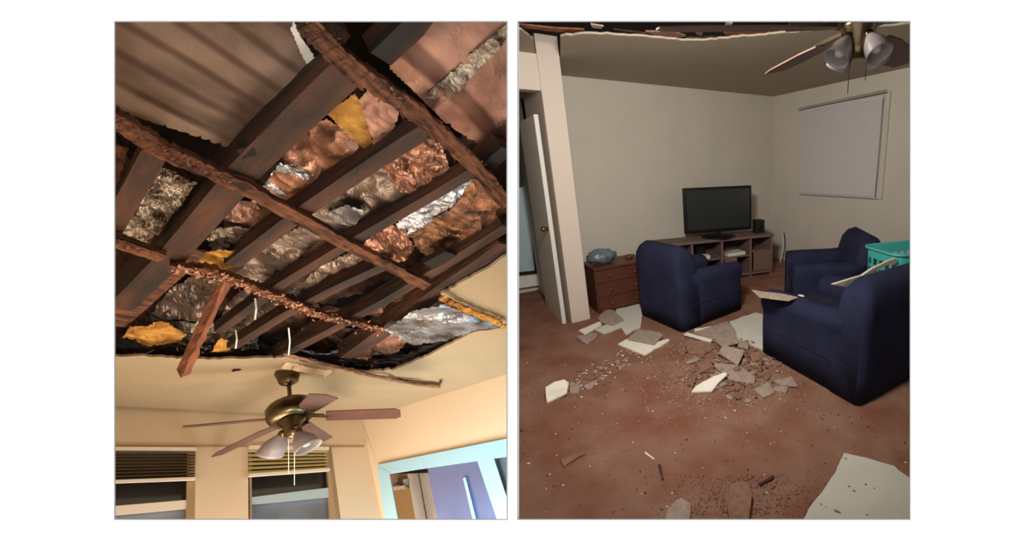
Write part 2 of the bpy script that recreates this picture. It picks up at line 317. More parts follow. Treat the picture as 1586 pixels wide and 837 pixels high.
# ---------------------------------------------------------------- furniture
def armchair(loc, yaw, label, W=.80, D=.86, H=.85, ah=.57):
    c = empty('armchair', loc, label, 'armchair', yaw, 'slipcovered armchairs facing the television')
    # base with skirt
    mb = MB(); mb.hexa([(-D/2+.03, -W/2+.02, 0.005), (D/2-.03, -W/2+.02, .005), (D/2-.03, W/2-.02, .005), (-D/2+.03, W/2-.02, .005)],
                       [(-D/2+.05, -W/2+.04, .30), (D/2-.05, -W/2+.04, .30), (D/2-.05, W/2-.04, .30), (-D/2+.05, W/2-.04, .30)])
    mb.build('skirt', 'blue_fabric', c, bevel=.01)
    # back: side profile lofted across the width, rounded top corners
    prof = [(-D/2, .01), (-D/2-.012, .2), (-D/2-.01, .45), (-D/2-.02, .65), (-D/2-.012, .76), (-D/2+.02, .82), (-D/2+.08, .85), (-D/2+.15, .83), (-D/2+.20, .77), (-D/2+.23, .65), (-D/2+.26, .45), (-D/2+.28, .25), (-D/2+.28, .01)]
    ys = [-1, -.985, -.93, -.84, -.7, -.4, 0, .4, .7, .84, .93, .985, 1]
    vs = []; fs = []; n = len(prof)
    for y in ys:
        a = abs(y)*W/2; r = .13; y0 = W/2-r; dz = 0
        if a > y0: dz = r-math.sqrt(max(r*r-(a-y0)**2, 0))
        xc = -D/2+.12
        sh = 1-.25*max(0, (abs(y)-.93)/.07)
        for px, pz in prof:
            zz = pz*H/.85
            if zz > H-.30: zz -= dz*(zz-(H-.30))/.30
            vs.append((xc+(px-xc)*sh, y*W/2, zz))
    for i in range(len(ys)-1):
        for k in range(n): fs.append((i*n+k, i*n+(k+1) % n, (i+1)*n+(k+1) % n, (i+1)*n+k))
    fs += [tuple(range(n)), tuple(range(len(vs)-n, len(vs)))[::-1]]
    MB().add(vs, fs).build('backrest', 'blue_fabric', c, True)
    for s in (-1, 1):
        # rolled arm, profile in y-z swept along x
        T = .18; pr = [(W/2-.01, .01), (W/2-.005, .25), (W/2-.01, ah-.16), (W/2+.015, ah-.10), (W/2+.012, ah-.04), (W/2-.03, ah-.005), (W/2-.09, ah), (W/2-T+.02, ah-.02), (W/2-T-.01, ah-.07), (W/2-T, ah-.14), (W/2-T+.01, .2), (W/2-T+.01, .01)]
        vs = []; fs = []; n = len(pr); xs = [-D/2+.16, -.1, .1, D/2-.09, D/2-.03, D/2-.005, D/2]
        for j, x in enumerate(xs):
            k2 = (1, 1, 1, 1, .99, .94, .86)[j]; dz = (.02, .0, -.005, -.015, -.02, -.025, -.04)[j]
            cy = W/2-T/2
            for py, pz in pr:
                zz = pz+(dz if pz > .3 else 0)
                vs.append((x, s*(cy+(py-cy)*k2), zz))
        for i in range(len(xs)-1):
            for k in range(n): fs.append((i*n+k, i*n+(k+1) % n, (i+1)*n+(k+1) % n, (i+1)*n+k))
        fs += [tuple(range(n)), tuple(range(len(vs)-n, len(vs)))[::-1]]
        MB().add(vs, fs).build('arm', 'blue_fabric', c, True)
        MB().tube([(-D/2+.1, s*(W/2+.001), .245), (0, s*(W/2-.001), .25), (D/2-.02, s*(W/2-.004), .24)], .004, 6).build('piping', 'blue_cushion', c)
    MB().rbox(-D/2+.2, D/2-.015, -W/2+.185, W/2-.185, .27, .44, .045).build('seat_cushion', 'blue_cushion', c, True)
    for sx in (-1, 1):
        for sy in (-1, 1):
            MB().box(sx*(D/2-.09)-.02, sx*(D/2-.09)+.02, sy*(W/2-.09)-.02, sy*(W/2-.09)+.02, 0, .05).build('foot', 'tv_black', c)
    return c
def corner_place(cx, cy, yaw, sx, sy, D, W):     # put chair corner (sx,sy) at cx,cy
    c, s = math.cos(yaw), math.sin(yaw); lx, ly = sx*D/2, sy*W/2
    return (cx-(lx*c-ly*s), cy-(lx*s+ly*c), 0)
y1 = math.radians(8)
armchair(corner_place(1.76, 3.05, y1, -1, -1, .86, .72), y1, 'dark blue armchair seen from behind, beside the television stand', W=.72, D=.86, H=.84)
y2 = math.radians(141)
armchair(corner_place(3.30, 3.20, y2, 1, -1, .84, .80), y2, 'dark blue armchair farthest right against the wall under the blind', W=.80, D=.84, H=.86, ah=.60)
y3 = math.radians(88)
armchair(corner_place(2.05, 1.30, y3, -1, 1, .98, .86), y3, 'nearest dark blue armchair, its dusty arm towards the rubble', W=.86, D=.98, H=.87, ah=.585)
# television stand
ys_ = math.radians(-15)
sr = FL(1196, 425)
SW, SD, SH = 1.66, .36, .60
cs, sn = math.cos(ys_), math.sin(ys_)
st = empty('television_stand', (sr.x-SW*cs, sr.y-SW*sn, 0), 'long greyish brown television stand with open compartments holding small boxes', 'television stand', ys_)
MB().rbox(-.02, SW+.02, -.02, SD, SH-.04, SH, .006, 2).build('top', 'stand_wood', st)
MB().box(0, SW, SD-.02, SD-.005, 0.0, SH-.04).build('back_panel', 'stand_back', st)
MB().box(0, SW, 0, SD-.02, .04, .07).build('bottom_panel', 'stand_wood', st)
for x in (0, .44, .87, 1.30, SW-.03): MB().box(x, x+.03, .0, SD-.02, 0, SH-.04).build('divider', 'stand_wood', st)
for x0, x1, z in ((.03, .44, .31), (.47, .87, .31), (.90, 1.30, .31), (1.33, SW-.03, .36)): MB().box(x0, x1, .01, SD-.02, z, z+.022).build('shelf', 'stand_wood', st)
MB().box(1.36, SW-.03, .0, .018, .08, .36).build('door', 'stand_wood', st)
MB().box(.92, 1.10, .0, .018, .07, .31).build('drawer', 'stand_wood', st)
def on_stand(x, y, z): return (st.location.x+x*cs-y*sn, st.location.y+x*sn+y*cs, z)
def stuff_box(name, x, y, z, sx, sy, sz, m, label, cat, rz=0):
    o = MB().box(-sx/2, sx/2, -sy/2, sy/2, 0, sz).build(name, m, local=True, bevel=.003); o.location = on_stand(x, y, z); o.rotation_euler = (0, 0, ys_+rz); return tag(o, label, cat)
stuff_box('white_box', .66, .08, .332, .11, .12, .05, 'white_plastic', 'small white box in the middle compartment of the stand', 'box')
stuff_box('game_console', 1.10, .12, .332, .28, .2, .045, 'white_plastic', 'flat white box on the upper shelf under the television right side', 'box', .1)
stuff_box('black_box', .62, .2, .382, .12, .1, .12, 'tv_black', 'black box behind the small white one in the stand', 'box')
stuff_box('set_top_box', .70, .14, .07, .25, .18, .05, 'tv_black', 'black flat device on the bottom of the stand', 'device')
stuff_box('paper_pad', .98, .10, .332+.045, .10, .12, .012, 'gyp_grey', 'grey paper pad lying on the flat white box', 'paper', .4)
# television
tv = empty('television', on_stand(.90, .17, SH), 'black flat screen television on the long brown stand', 'television', math.radians(-19))
TW, TH = .97, .61
MB().rbox(-TW/2, TW/2, -.03, .03, .07, .07+TH, .012, 2).build('casing', 'tv_black', tv)
MB().box(-TW/2+.04, TW/2-.035, -.033, -.029, .115, .07+TH-.035).build('screen', 'tv_screen', tv)
MB().tube([(0, .01, 0.01), (0, .01, .10)], .035, 12).build('neck', 'tv_black', tv)
MB().lathe([(.001, 0), (.24, 0), (.24, .008), (.10, .016), (.001, .018)], (0, 0, 0)).build('base', 'tv_black', tv, True)
sp = empty('speaker', on_stand(1.52, .17, SH), 'small black speaker on the right end of the stand', 'speaker', ys_)
MB().rbox(-.065, .065, -.07, .07, 0, .19, .006, 2).build('cabinet', 'speaker_black', sp)
MB().lathe([(.045, 0), (.045, .004), (.03, .002), (.01, -.002), (.001, -.002)], (0, -.07, .08), (0, -1, 0)).build('woofer', 'tv_black', sp, True)
MB().lathe([(.018, 0), (.018, .004), (.001, .002)], (0, -.07, .15), (0, -1, 0)).build('tweeter', 'tv_black', sp, True)
# cables by the right of the stand
c0 = [(1212, 362), (1214, 375), (1213, 388), (1210, 400), (1208, 410)]
mb = MB(); mb.tube([ON(x, y, 1, 4.44) for x, y in c0], .011); tag(mb.build('white_cable', 'white_plastic', smooth=True), 'white cable hanging down the wall right of the stand', 'cable')
mb = MB(); mb.tube([ON(x+2, y-2, 1, 4.40) for x, y in c0], .005); tag(mb.build('black_cable', 'tv_black', smooth=True), 'thin black cable beside the white one by the wall', 'cable')
# dresser
ds = empty('dresser', (1.30, 4.08, 0), 'low reddish brown wooden dresser in the dark corner behind the white column', 'dresser')
MB().box(0, .62, 0, .38, .0, .50).build('body', 'dresser_wood', ds, bevel=.004)
MB().rbox(-.01, .64, -.02, .40, .50, .525, .006, 2).build('top', 'dresser_wood', ds)
for z in (.03, .19, .35):
    d = MB().rbox(.02, .60, -.012, .0, z, z+.135, .003, 1).build('drawer', 'dresser_wood', ds)
    for x in (.16, .46): MB().lathe([(.006, 0), (.006, .012), (.014, .018), (.012, .026), (.001, .028)], (x, -.012, z+.07), (0, -1, 0), 12).build('knob', 'brass', d, True)
def blob(name, m, loc, rx_, ry_, rz_, label, cat, seed=0, amp=.25, n=14):
    vs = []; fs = []; 
    for i in range(n+1):
        th = math.pi*i/n
        for j in range(2*n):
            ph = math.pi*j/n; d = Vector((math.sin(th)*math.cos(ph), math.sin(th)*math.sin(ph), -math.cos(th)))
            r = 1+amp*noise.noise(d*2.5+Vector((seed, 0, 0)))+amp*.5*noise.noise(d*6+Vector((0, seed, 0)))
            vs.append((d.x*r*rx_, d.y*r*ry_, max(-rz_*.92, d.z*r*rz_)+rz_*.92))
    for i in range(n):
        for j in range(2*n): k = (j+1) % (2*n); fs.append((i*2*n+j, i*2*n+k, (i+1)*2*n+k, (i+1)*2*n+j))
    o = MB().add(vs, fs).build(name, m, smooth=True, local=True); o.location = loc; return tag(o, label, cat)
blob('plastic_bag', 'bag_film', (1.46, 4.25, .525), .16, .11, .085, 'crumpled bluish clear plastic bag on top of the low dresser', 'bag', 3)
blob('toy', 'lath_red', (1.80, 4.28, .525), .05, .04, .025, 'small dark red item on the dresser right of the plastic bag', 'item', 5)
# laundry basket on the near chair
def basket(loc, rz, sc=1.0):
    b = empty('laundry_basket', loc, 'tall teal plastic laundry basket with slotted sides between the two right armchairs', 'basket', rz)
    def ring(t, off=0):   # rounded rectangle at height t 0..1
        hx, hy, r = .24+.05*t+off, .18+.04*t+off, .09; out = []
        for cx, cy, a0 in ((1, 1, 0), (-1, 1, 90), (-1, -1, 180), (1, -1, 270)):
            for k in range(5): a = math.radians(a0+k*22.5); out.append((cx*(hx-r)+r*math.cos(a), cy*(hy-r)+r*math.sin(a)))
        return out
    Hh = .83; levels = [0, .3, .72, .80, .83, .90, 1.0]
    # perimeter resampled for slots
    def samp(t, off):
        p = ring(t, off); p.append(p[0]); seg = [(Vector(p[i]), Vector(p[i+1])) for i in range(len(p)-1)]
        tot = sum((b_-a_).length for a_, b_ in seg); out = []; M = 72
        for i in range(M):
            s = tot*i/M
            for a_, b_ in seg:
                l = (b_-a_).length
                if s <= l: out.append(a_.lerp(b_, s/max(l, 1e-6))); break
                s -= l
            else: out.append(p and Vector(p[0]))
        return out
    vs = []; fs = []; M = 72
    for t in levels:
        o_ = samp(t, 0)
        vs += [(q.x, q.y, t*Hh) for q in o_]
    for i in range(len(levels)-1):
        for j in range(M):
            slot = i in (2, 4) and j % 3 != 0
            if not slot: k = (j+1) % M; fs.append((i*M+j, i*M+k, (i+1)*M+k, (i+1)*M+j))
    fs.append(tuple(range(M)))
    o = MB().add(vs, fs).build('body', 'teal_plastic', b); so = o.modifiers.new('s', 'SOLIDIFY'); so.thickness = .004
    rr = samp(1.0, .008); MB().tube([(q.x, q.y, Hh) for q in rr+rr[:2]], .012, 8).build('rim', 'teal_plastic', b, True)
    return b
basket((3.30, 1.74, 0), math.radians(-20))
# pale cloth over the near chair seat and back
cl = [(1290, 441), (1303, 437), (1322, 431), (1336, 427), (1352, 416), (1375, 405), (1388, 400), (1390, 407), (1372, 412), (1352, 422), (1338, 434), (1324, 446), (1305, 444)]
mb = MB(); mb.prism([ON(x, y, 1, 1.62+ (x-1290)*.0002) for x, y in cl], (0, .02, .0)); tag(mb.build('white_cloth', 'cloth_white'), 'pale strip of cloth lying against the back of the nearest armchair', 'cloth')
# ceiling fan of the right room
fz = 2.0
hub = ON(1331, 44, 2, fz)
def ceiling_fan(o, spin, label, drop):
    MB().lathe([(.001, .0), (.10, .0), (.125, .02), (.125, .10), (.09, .135), (.03, .15), (.001, .15)], (0, 0, .02), n=32).build('motor', 'pewter', o, True)
    MB().tube([(0, 0, .16), (0, 0, drop-.05)], .012).build('downrod', 'pewter', o)
    MB().lathe([(.025, 0), (.065, .045), (.068, .06), (.001, .06)], (0, 0, drop-.06)).build('canopy', 'pewter', o, True)
    MB().lathe([(.001, -.09), (.035, -.09), (.045, -.06), (.045, -.02), (.06, .0), (.06, .02)], (0, 0, 0)).build('light_fitting', 'pewter', o, True)
hr = empty('ceiling_fan', hub, 'ceiling fan with brown blades at the top right of the living room', 'fan')
ceiling_fan(hr, 0, '', CZ-fz+.0)
for a in (71, 148, 218, 290, 17):
    A = math.radians(a); d = Vector((math.cos(A), math.sin(A), 0)); n = Vector((-d.y, d.x, 0)); tl = Vector((0, 0, .012))
    bl_ = MB()
    pts = [d*.20-n*.045, d*.30-n*.062, d*.56-n*.068, d*.655-n*.05, d*.67, d*.655+n*.05, d*.56+n*.068, d*.30+n*.062, d*.20+n*.045]
    pts = [p+tl*(-1.1*p.dot(n)/.068) for p in pts]
    bo = bl_.prism(pts, (0, 0, .006)).build('blade', 'blade_wood', hr)
    MB().hexa([d*.08-n*.015, d*.24-n*.03, d*.24+n*.03, d*.08+n*.015], [q+Vector((0, 0, .012)) for q in (d*.08-n*.015, d*.24-n*.03, d*.24+n*.03, d*.08+n*.015)]).build('blade_bracket', 'pewter', bo)
def shade(o, c, ax, s=1.0, m='frosted_glass'):
    pr = [(.018, 0), (.022, .01), (.035, .03), (.052, .06), (.060, .09), (.062, .115), (.066, .13), (.063, .13), (.058, .115), (.055, .09), (.047, .06), (.030, .03), (.014, .012)]
    sh = MB().lathe([(r*s, z*s) for r, z in pr], c, ax).build('lamp_shade', m, o, True)
    MB().lathe([(.012*s, .01*s), (.016*s, .04*s), (.028*s, .07*s), (.028*s, .09*s), (.015*s, .11*s), (.001, .112*s)], c, ax, 14).build('bulb', 'bulb_glass', sh, True)
    MB().lathe([(.012*s, -.02*s), (.022*s, -.01*s), (.022*s, .015*s), (.012*s, .016*s)], c, ax, 14).build('shade_holder', 'pewter', sh, True)
for a in (-100, -190, -10, 80):
    A = math.radians(a+0); d = Vector((math.cos(A), math.sin(A), 0))
    shade(hr, d*.045+Vector((0, 0, -.03)), (d*.7+Vector((0, 0, -1))), .66)
for x, y, l in ((.02, -.02, .08), (-.02, .015, .12)):
    MB().tube([(x, y, -.08), (x*1.1, y, -.08-l)], .0016, 5).build('pull_chain', 'cord', hr)
# ---------------------------------------------------------------- rubble on the floor
def frag(pts, m, label, name='plaster_board_piece', t=.012, z=0.002, lift=None, cat='debris'):
    """broken slab lying on the floor: outline picked on the floor plane, jagged edge, real thickness"""
    P = []
    n = len(pts); lift = lift or [0]*n
    for i in range(n):
        (x0, y0), (x1, y1) = pts[i], pts[(i+1) % n]
        L_ = math.hypot(x1-x0, y1-y0); k = max(1, int(L_/6))
        for j in range(k):
            s = j/k; jx = random.uniform(-.7, .7) if j else 0
            zz = z+lift[i]*(1-s)+lift[(i+1) % n]*s
            P.append(FL(x0+(x1-x0)*s+jx, y0+(y1-y0)*s+jx*.7, zz+t)-Vector((0, 0, t)))
    mb = MB(); mb.prism(P, (0, 0, t)); return tag(mb.build(name, m), label, cat)
frag([(1307, 702), (1340, 709), (1385, 722), (1392, 729), (1415, 745), (1450, 800), (1440, 850), (1225, 850), (1240, 812), (1255, 785), (1273, 763), (1292, 735)], 'gyp_board', 'large white plasterboard sheet at the bottom right corner of the floor', t=.014)
bigb = [o for o in SC.objects if o.get('label', '').startswith('large white plasterboard')][0]
for x, y, w_, h_ in ((1310, 711, 3, 2), (1315, 754, 3, 2), (1323, 761, 4, 2), (1341, 751, 3, 2), (1354, 757, 2, 1.5), (1272, 782, 2.5, 2), (1279, 786, 2, 1.5), (1297, 793, 9, 3), (1343, 798, 2.5, 2)):
    mb = MB(); mb.prism([FL(x+w_*.7*math.cos(k), y+h_*.7*math.sin(k)+w_*.28*math.cos(k), .0162) for k in (0, 1, 2, 3, 4, 5)], (0, 0, .0012))
    k = mb.build('dent', 'gyp_brown', bigb, local=True); k.matrix_parent_inverse = Matrix.Translation(-bigb.location)
frag([(955, 479), (990, 471), (996, 484), (992, 507), (969, 518), (962, 507), (935, 517), (922, 511), (948, 497)], 'gyp_board', 'pale grey plasterboard beside the white column and the blue armchair')
frag([(926, 493), (938, 480), (949, 480), (966, 495), (949, 503), (931, 499)], 'gyp_grey', 'brown faced piece lying on the pale board next to the column', z=.018)
frag([(896, 512), (929, 498), (932, 503), (906, 518)], 'gyp_white', 'narrow white plaster strip at the foot of the column', z=.01)
frag([(892, 521), (919, 515), (926, 519), (910, 534), (900, 528)], 'gyp_grey', 'grey broken piece just below the narrow white strip')
frag([(957, 533), (971, 525), (1012, 532), (1036, 525), (1037, 527), (998, 550)], 'gyp_white', 'white plasterboard lozenge with a grey piece on top, left of centre')
frag([(972, 525), (988, 510), (1022, 515), (1027, 520), (1013, 533)], 'gyp_grey', 'grey rough piece resting on the white lozenge board', z=.02)
frag([(847, 623), (845, 600), (858, 592), (874, 588), (881, 593), (878, 608), (862, 616)], 'gyp_white', 'bright white tilted chunk of plaster at the far left of the floor', lift=[.0, .07, .08, .08, .07, .02, .0])
frag([(884, 592), (899, 597), (897, 609), (883, 609)], 'gyp_grey', 'small pinkish piece right of the bright white chunk')
frag([(903, 598), (926, 588), (918, 600), (909, 603)], 'gyp_grey', 'small grey triangle right of the bright white chunk')
frag([(1130, 498), (1170, 484), (1186, 488), (1190, 545), (1181, 541), (1142, 526)], 'gyp_board', 'pale board sticking out between the two dark blue armchairs', t=.014)
frag([(1075, 510), (1106, 505), (1109, 510), (1077, 514)], 'gyp_white', 'thin white piece touching the front of the left armchair', z=.01)
frag([(1074, 515), (1127, 498), (1138, 510), (1143, 531), (1119, 537), (1104, 526)], 'gyp_grey', 'largest grey brown slab of the central rubble pile', z=.012, lift=[0, 0, .02, .03, .02, 0])
frag([(1059, 518), (1064, 515), (1103, 526), (1101, 530)], 'gyp_white', 'white edged strip along the top left of the rubble pile', z=.02)
frag([(1060, 534), (1069, 526), (1102, 531), (1105, 540), (1089, 549), (1067, 547)], 'gyp_brown', 'tan slab on the left side of the rubble pile', z=.004, lift=[.01, .02, .02, 0, 0, 0])
frag([(1114, 547), (1119, 535), (1152, 543), (1143, 566)], 'gyp_grey', 'pinkish grey square slab in the middle of the rubble pile', z=.02, lift=[0, .04, .04, 0])
frag([(1140, 526), (1161, 531), (1158, 541), (1143, 536)], 'gyp_grey', 'grey piece at the top right of the rubble pile', z=.015)
frag([(1071, 607), (1078, 598), (1100, 586), (1123, 577), (1126, 580), (1108, 599), (1102, 606)], 'gyp_white', 'bright white pointed plaster shard in front of the pile', z=.006, lift=[0, .01, .03, .05, .04, .01, 0])
frag([(1100, 562), (1143, 566), (1170, 583), (1168, 594), (1130, 588)], 'gyp_grey', 'flat grey slab right behind the white pointed shard', z=.01)
frag([(1166, 603), (1190, 592), (1199, 608), (1183, 616)], 'gyp_grey', 'pale square chip at the right foot of the pile')
frag([(1199, 590), (1226, 584), (1235, 598), (1207, 596)], 'gyp_grey', 'small slab beside the near armchair skirt', z=.01)
frag([(1196, 604), (1202, 597), (1221, 600), (1218, 608)], 'gyp_grey', 'narrow pale edged chip below the slab by the near armchair')
frag([(1079, 563), (1102, 554), (1107, 568), (1085, 577)], 'gyp_brown', 'brown slab left of the pile centre above the white shard', z=.01)
frag([(1160, 548), (1176, 545), (1180, 556), (1166, 561)], 'gyp_brown', 'brown chunk between the pile and the near armchair', z=.01, lift=[.02, .03, 0, 0])
frag([(1132, 750), (1145, 745), (1158, 748), (1165, 766), (1161, 792), (1158, 815), (1132, 818), (1126, 778)], 'gyp_brown', 'standing brown rubble lump at the bottom centre with dark shadow', t=.04, z=.0)
frag([(1033, 790), (1048, 774), (1056, 772), (1070, 781), (1069, 800), (1063, 818), (1028, 818)], 'gyp_grey', 'greyish rubble lump at the bottom edge left of centre', t=.02)
frag([(868, 712), (886, 704), (907, 702), (890, 712), (873, 723)], 'gyp_brown', 'thin brown shard alone on the left of the floor', t=.01)
frag([(1019, 720), (1023, 719), (1028, 742), (1025, 743)], 'rubble_dark', 'thin dark splinter standing out on the open floor', 'wood_splinter', t=.008)
frag([(1175, 748), (1198, 736), (1199, 739), (1178, 752)], 'rubble_dark', 'dark splinter right of the standing rubble lump', 'wood_splinter', t=.012)
frag([(1000, 700), (1014, 711), (1012, 712), (998, 702)], 'gyp_white', 'thin pale straw like splinter on the open floor', 'wood_splinter', t=.004)
# medium rubble: one shape of each kind, copied
def rock(seed, flatn=.4):
    bm = bmesh.new(); bmesh.ops.create_icosphere(bm, subdivisions=1, radius=1)
    for v in bm.verts:
        v.co *= 1+.45*noise.noise(v.co*1.7+Vector((seed*3.1, 0, 0))); v.co.z *= flatn
    mnz = min(v.co.z for v in bm.verts)
    for v in bm.verts: v.co.z -= mnz
    me = bpy.data.meshes.new('chip'); bm.to_mesh(me); bm.free(); return me
def chips(name, cat, label, group, m, n, smin, smax, where, flatn=.35, stretch=1.6):
    ms = [rock(random.random()*50, flatn) for _ in range(4)]
    for q in ms: q.materials.append(MATS[m])
    first = []
    for q in ms:
        o = bpy.data.objects.new(name, q); tag(o, label, cat, group); first.append(o)
    for i in range(n):
        s0 = first[i % 4]; o = s0 if i < 4 else s0.copy()
        COL.objects.link(o)
        x, y = where(); p = FL(x, y, 0); s = random.uniform(smin, smax)*random.uniform(.6, 1)
        o.location = (p.x, p.y, 0.0005); o.rotation_euler = (0, 0, random.uniform(0, 6.28)); o.scale = (s*random.uniform(1, stretch), s*random.uniform(.5, 1), s)
CH_SIDE = lambda x, y: x > 1180 and y < 545+ (x-1186)*.66
def near_pile():
    while 1:
        x, y = random.gauss(1135, 38), random.gauss(565, 24)
        if 515 < y < 625 and x < 1240 and not CH_SIDE(x, y+6) and not (x < 1165 and y < 520): return x, y
def left_trail():
    t = random.random(); return 1000-t*130+random.gauss(0, 14), 540+t*65+random.gauss(0, 9)
def open_floor():
    while 1:
        x, y = random.uniform(806, 1405), 560+abs(random.gauss(0, 120))
        if y < 800 and not (x > 1175 and y < 560+(x-1180)*.5) : return x, y
chips('rubble_chunk', 'debris', 'brown crumbled plaster chunk in the central rubble pile', 'chunks in the rubble pile', 'gyp_brown', 90, .012, .035, near_pile, .6)
chips('plaster_chip', 'debris', 'pale plaster chip in the central rubble pile', 'pale chips in the rubble pile', 'gyp_grey', 70, .008, .022, near_pile, .5)
chips('dark_chunk', 'debris', 'dark crumb of wood in the central rubble pile', 'dark crumbs in the rubble pile', 'rubble_dark', 50, .008, .02, near_pile, .6)
chips('plaster_fragment', 'debris', 'flat grey brown plaster fragment in the central rubble pile', 'flat fragments in the rubble pile', 'gyp_grey', 34, .025, .06, near_pile, .16)
chips('plaster_fragment', 'debris', 'flat brown fragment of plaster backing in the central rubble pile', 'flat brown fragments in the rubble pile', 'gyp_brown', 30, .025, .06, near_pile, .16)
chips('plaster_fragment', 'debris', 'flat grey brown fragment in the trail beside the white lozenge board', 'flat fragments in the left trail', 'gyp_grey', 18, .015, .035, left_trail, .2)
chips('plaster_chip', 'debris', 'pale chip in the trail between the column and the white chunk', 'pale chips in the left trail', 'gyp_white', 55, .006, .014, left_trail, .4)
chips('rubble_chunk', 'debris', 'brown crumb in the trail between the column and the white chunk', 'brown crumbs in the left trail', 'gyp_brown', 60, .008, .022, left_trail, .5)
chips('plaster_chip', 'debris', 'tiny white plaster chip scattered on the open floor', 'white chips on the open floor', 'gyp_white', 110, .0022, .0075, open_floor, .3)
chips('rubble_crumb', 'debris', 'small dark crumb scattered on the open floor', 'dark crumbs on the open floor', 'rubble_dark', 140, .003, .008, open_floor, .5)
def bottom_mid():
    return random.gauss(1150, 60), random.uniform(735, 800)
chips('rubble_chunk', 'debris', 'brown crumb around the standing lump at the bottom centre', 'brown crumbs at the bottom centre', 'gyp_brown', 90, .003, .011, bottom_mid, .5)
def grit(n, where, smin, smax, m, name, label):
    mb = MB()
    for _ in range(n):
        x, y = where(); p = FL(x, y, 0); a = random.uniform(0, 6.28); s = random.uniform(smin, smax)
        q = [Vector((math.cos(a+k*2.1)*s*random.uniform(.5, 1.4), math.sin(a+k*2.1)*s*random.uniform(.5, 1.4), 0))+p for k in range(3)]
        mb.add(q+[p+Vector((0, 0, s*.7))], [(0, 1, 2), (0, 1, 3), (1, 2, 3), (2, 0, 3)])
    o = mb.build(name, m); o['kind'] = 'stuff'; o['label'] = label; o['category'] = 'debris'
def near_wide():
    while 1:
        x, y = random.gauss(1120, 60), random.gauss(572, 32)
        if 505 < y < 800 and not CH_SIDE(x, y+6) and not (x < 1170 and y < 522): return x, y
grit(1500, near_wide, .003, .010, 'gyp_brown', 'plaster_grit', 'fine brown plaster grit around the central rubble pile')
grit(2200, near_wide, .003, .009, 'gyp_grey', 'plaster_grit', 'fine pale grey grit around the central rubble pile')
grit(700, near_wide, .002, .007, 'rubble_dark', 'dark_grit', 'fine dark grit around the central rubble pile')
grit(900, lambda: (lambda t: (1000-t*150+random.gauss(0, 18), 535+t*75+random.gauss(0, 12)))(random.random()), .002, .007, 'gyp_brown', 'plaster_grit', 'fine brown grit trailing towards the far left white chunk')
grit(3200, open_floor, .0012, .0045, 'gyp_brown', 'plaster_grit', 'fine dust grit over the whole open floor')
grit(900, bottom_mid, .0015, .006, 'rubble_dark', 'dark_grit', 'dark grit around the lumps at the bottom of the floor')
# things lying on the near armchair arm
for pts, z, m, lb in (([(1164, 450), (1180, 453), (1210, 456), (1236, 462), (1222, 467), (1196, 464), (1176, 461)], .585, 'gyp_grey', 'jagged tan plaster sheet lying over the front of the nearest armchair arm'),):
    mb = MB(); mb.prism([ON(x, y, 2, z) for x, y in pts], (0, 0, .007)); tag(mb.build('plaster_board_piece', m), lb, 'debris')
def lump(px, py, z, s, m, label):
    me = rock(px*.37, .4); me.materials.append(MATS[m]); o = bpy.data.objects.new('plaster_crumb', me); COL.objects.link(o)
    o.location = ON(px, py, 2, z); o.scale = (s*1.5, s, s); o.rotation_euler = (0, 0, px); tag(o, label, 'debris')
lump(1240, 460, .445, .025, 'gyp_white', 'pinkish crumb on the seat of the nearest armchair')
# ================================================================ LEFT ROOM
def LF(fn, pts, off, name, m, st=True, parent=None):
    mb = MB(); mb.hexa if 0 else None
    mb.prism([fn(*p) for p in pts], off); o = mb.build(name, m)
    return struct(o) if st else o
nBw, nRw = rot(sk(NB)), rot(sk(NR))
# window wall, in pieces around the two windows
WL = [(-60, 622, 179-240, 0)]
def wallB(pts, name='wall_window', m='wall_peach'): return [LB(*p) for p in pts]
mb = MB(); tB = -nBw*.08
for pts in ([(-120, 615), (562, 650), (572, 694), (-120, 694)], [(303, 694), (384, 694), (386, 960), (298, 960)], [(508, 694), (572, 694), (628, 960), (540, 960)], [(-120, 694), (60, 694), (40, 960), (-120, 960)], [(-120, 955), (620, 955), (660, 1300), (-120, 1300)]):
    mb.prism(wallB(pts), tB)
struct(mb.build('wall_back_room', 'wall_peach'))
# door wall pieces
mb = MB(); tR = -nRw*.03
for pts in ([(560, 650), (793, 577), (793, 681), (586, 722)], [(559, 650), (586, 722), (645, 960), (618, 960)]):
    mb.prism([LR(*p) for p in pts], tR)
struct(mb.build('wall_side_room', 'wall_peach'))
# ceiling remnant round the hole
lt = [(178, 553), (215, 551), (250, 554), (290, 556), (330, 557), (380, 556), (420, 555), (445, 553), (470, 560), (520, 570), (565, 577), (590, 575), (612, 572), (640, 561), (665, 551), (700, 532), (735, 514), (783, 508), (760, 499), (735, 488), (705, 476), (688, 469), (683, 456), (710, 441), (735, 427), (760, 413), (793, 392)]
tt = []
for i in range(len(lt)-1):
    for k in range(5):
        s = k/5; tt.append((lt[i][0]*(1-s)+lt[i+1][0]*s+random.uniform(-1, 1), lt[i][1]*(1-s)+lt[i+1][1]*s+random.uniform(-1.2, 1.2)))
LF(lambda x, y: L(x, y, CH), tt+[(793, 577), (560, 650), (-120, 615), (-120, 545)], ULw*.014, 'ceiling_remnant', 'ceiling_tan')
mb = MB(); mb.prism([L(x, y, 1.62) for x, y in ((-300, -400), (793, -400), (793, 600), (-300, 560))], ULw*.05); struct(mb.build('ceiling_roof', 'roof_deck'))
mb = MB(); mb.prism([L(x, y, -1.45) for x, y in ((-300, 1050), (793, 1050), (793, 3400), (-300, 3400))], -ULw*.05); struct(mb.build('floor_room', 'floor_wood'))
def rl(x, y, z): return LC(Vector(((x-482)/F*z, y, z)))
mb = MB(); mb.hexa([rl(-130, -4, .87), rl(-130, 4, .87), rl(-130, 6, 8), rl(-130, -5, 8)], [rl(-134, -4, .87), rl(-134, 4, .87), rl(-134, 6, 8), rl(-134, -5, 8)])
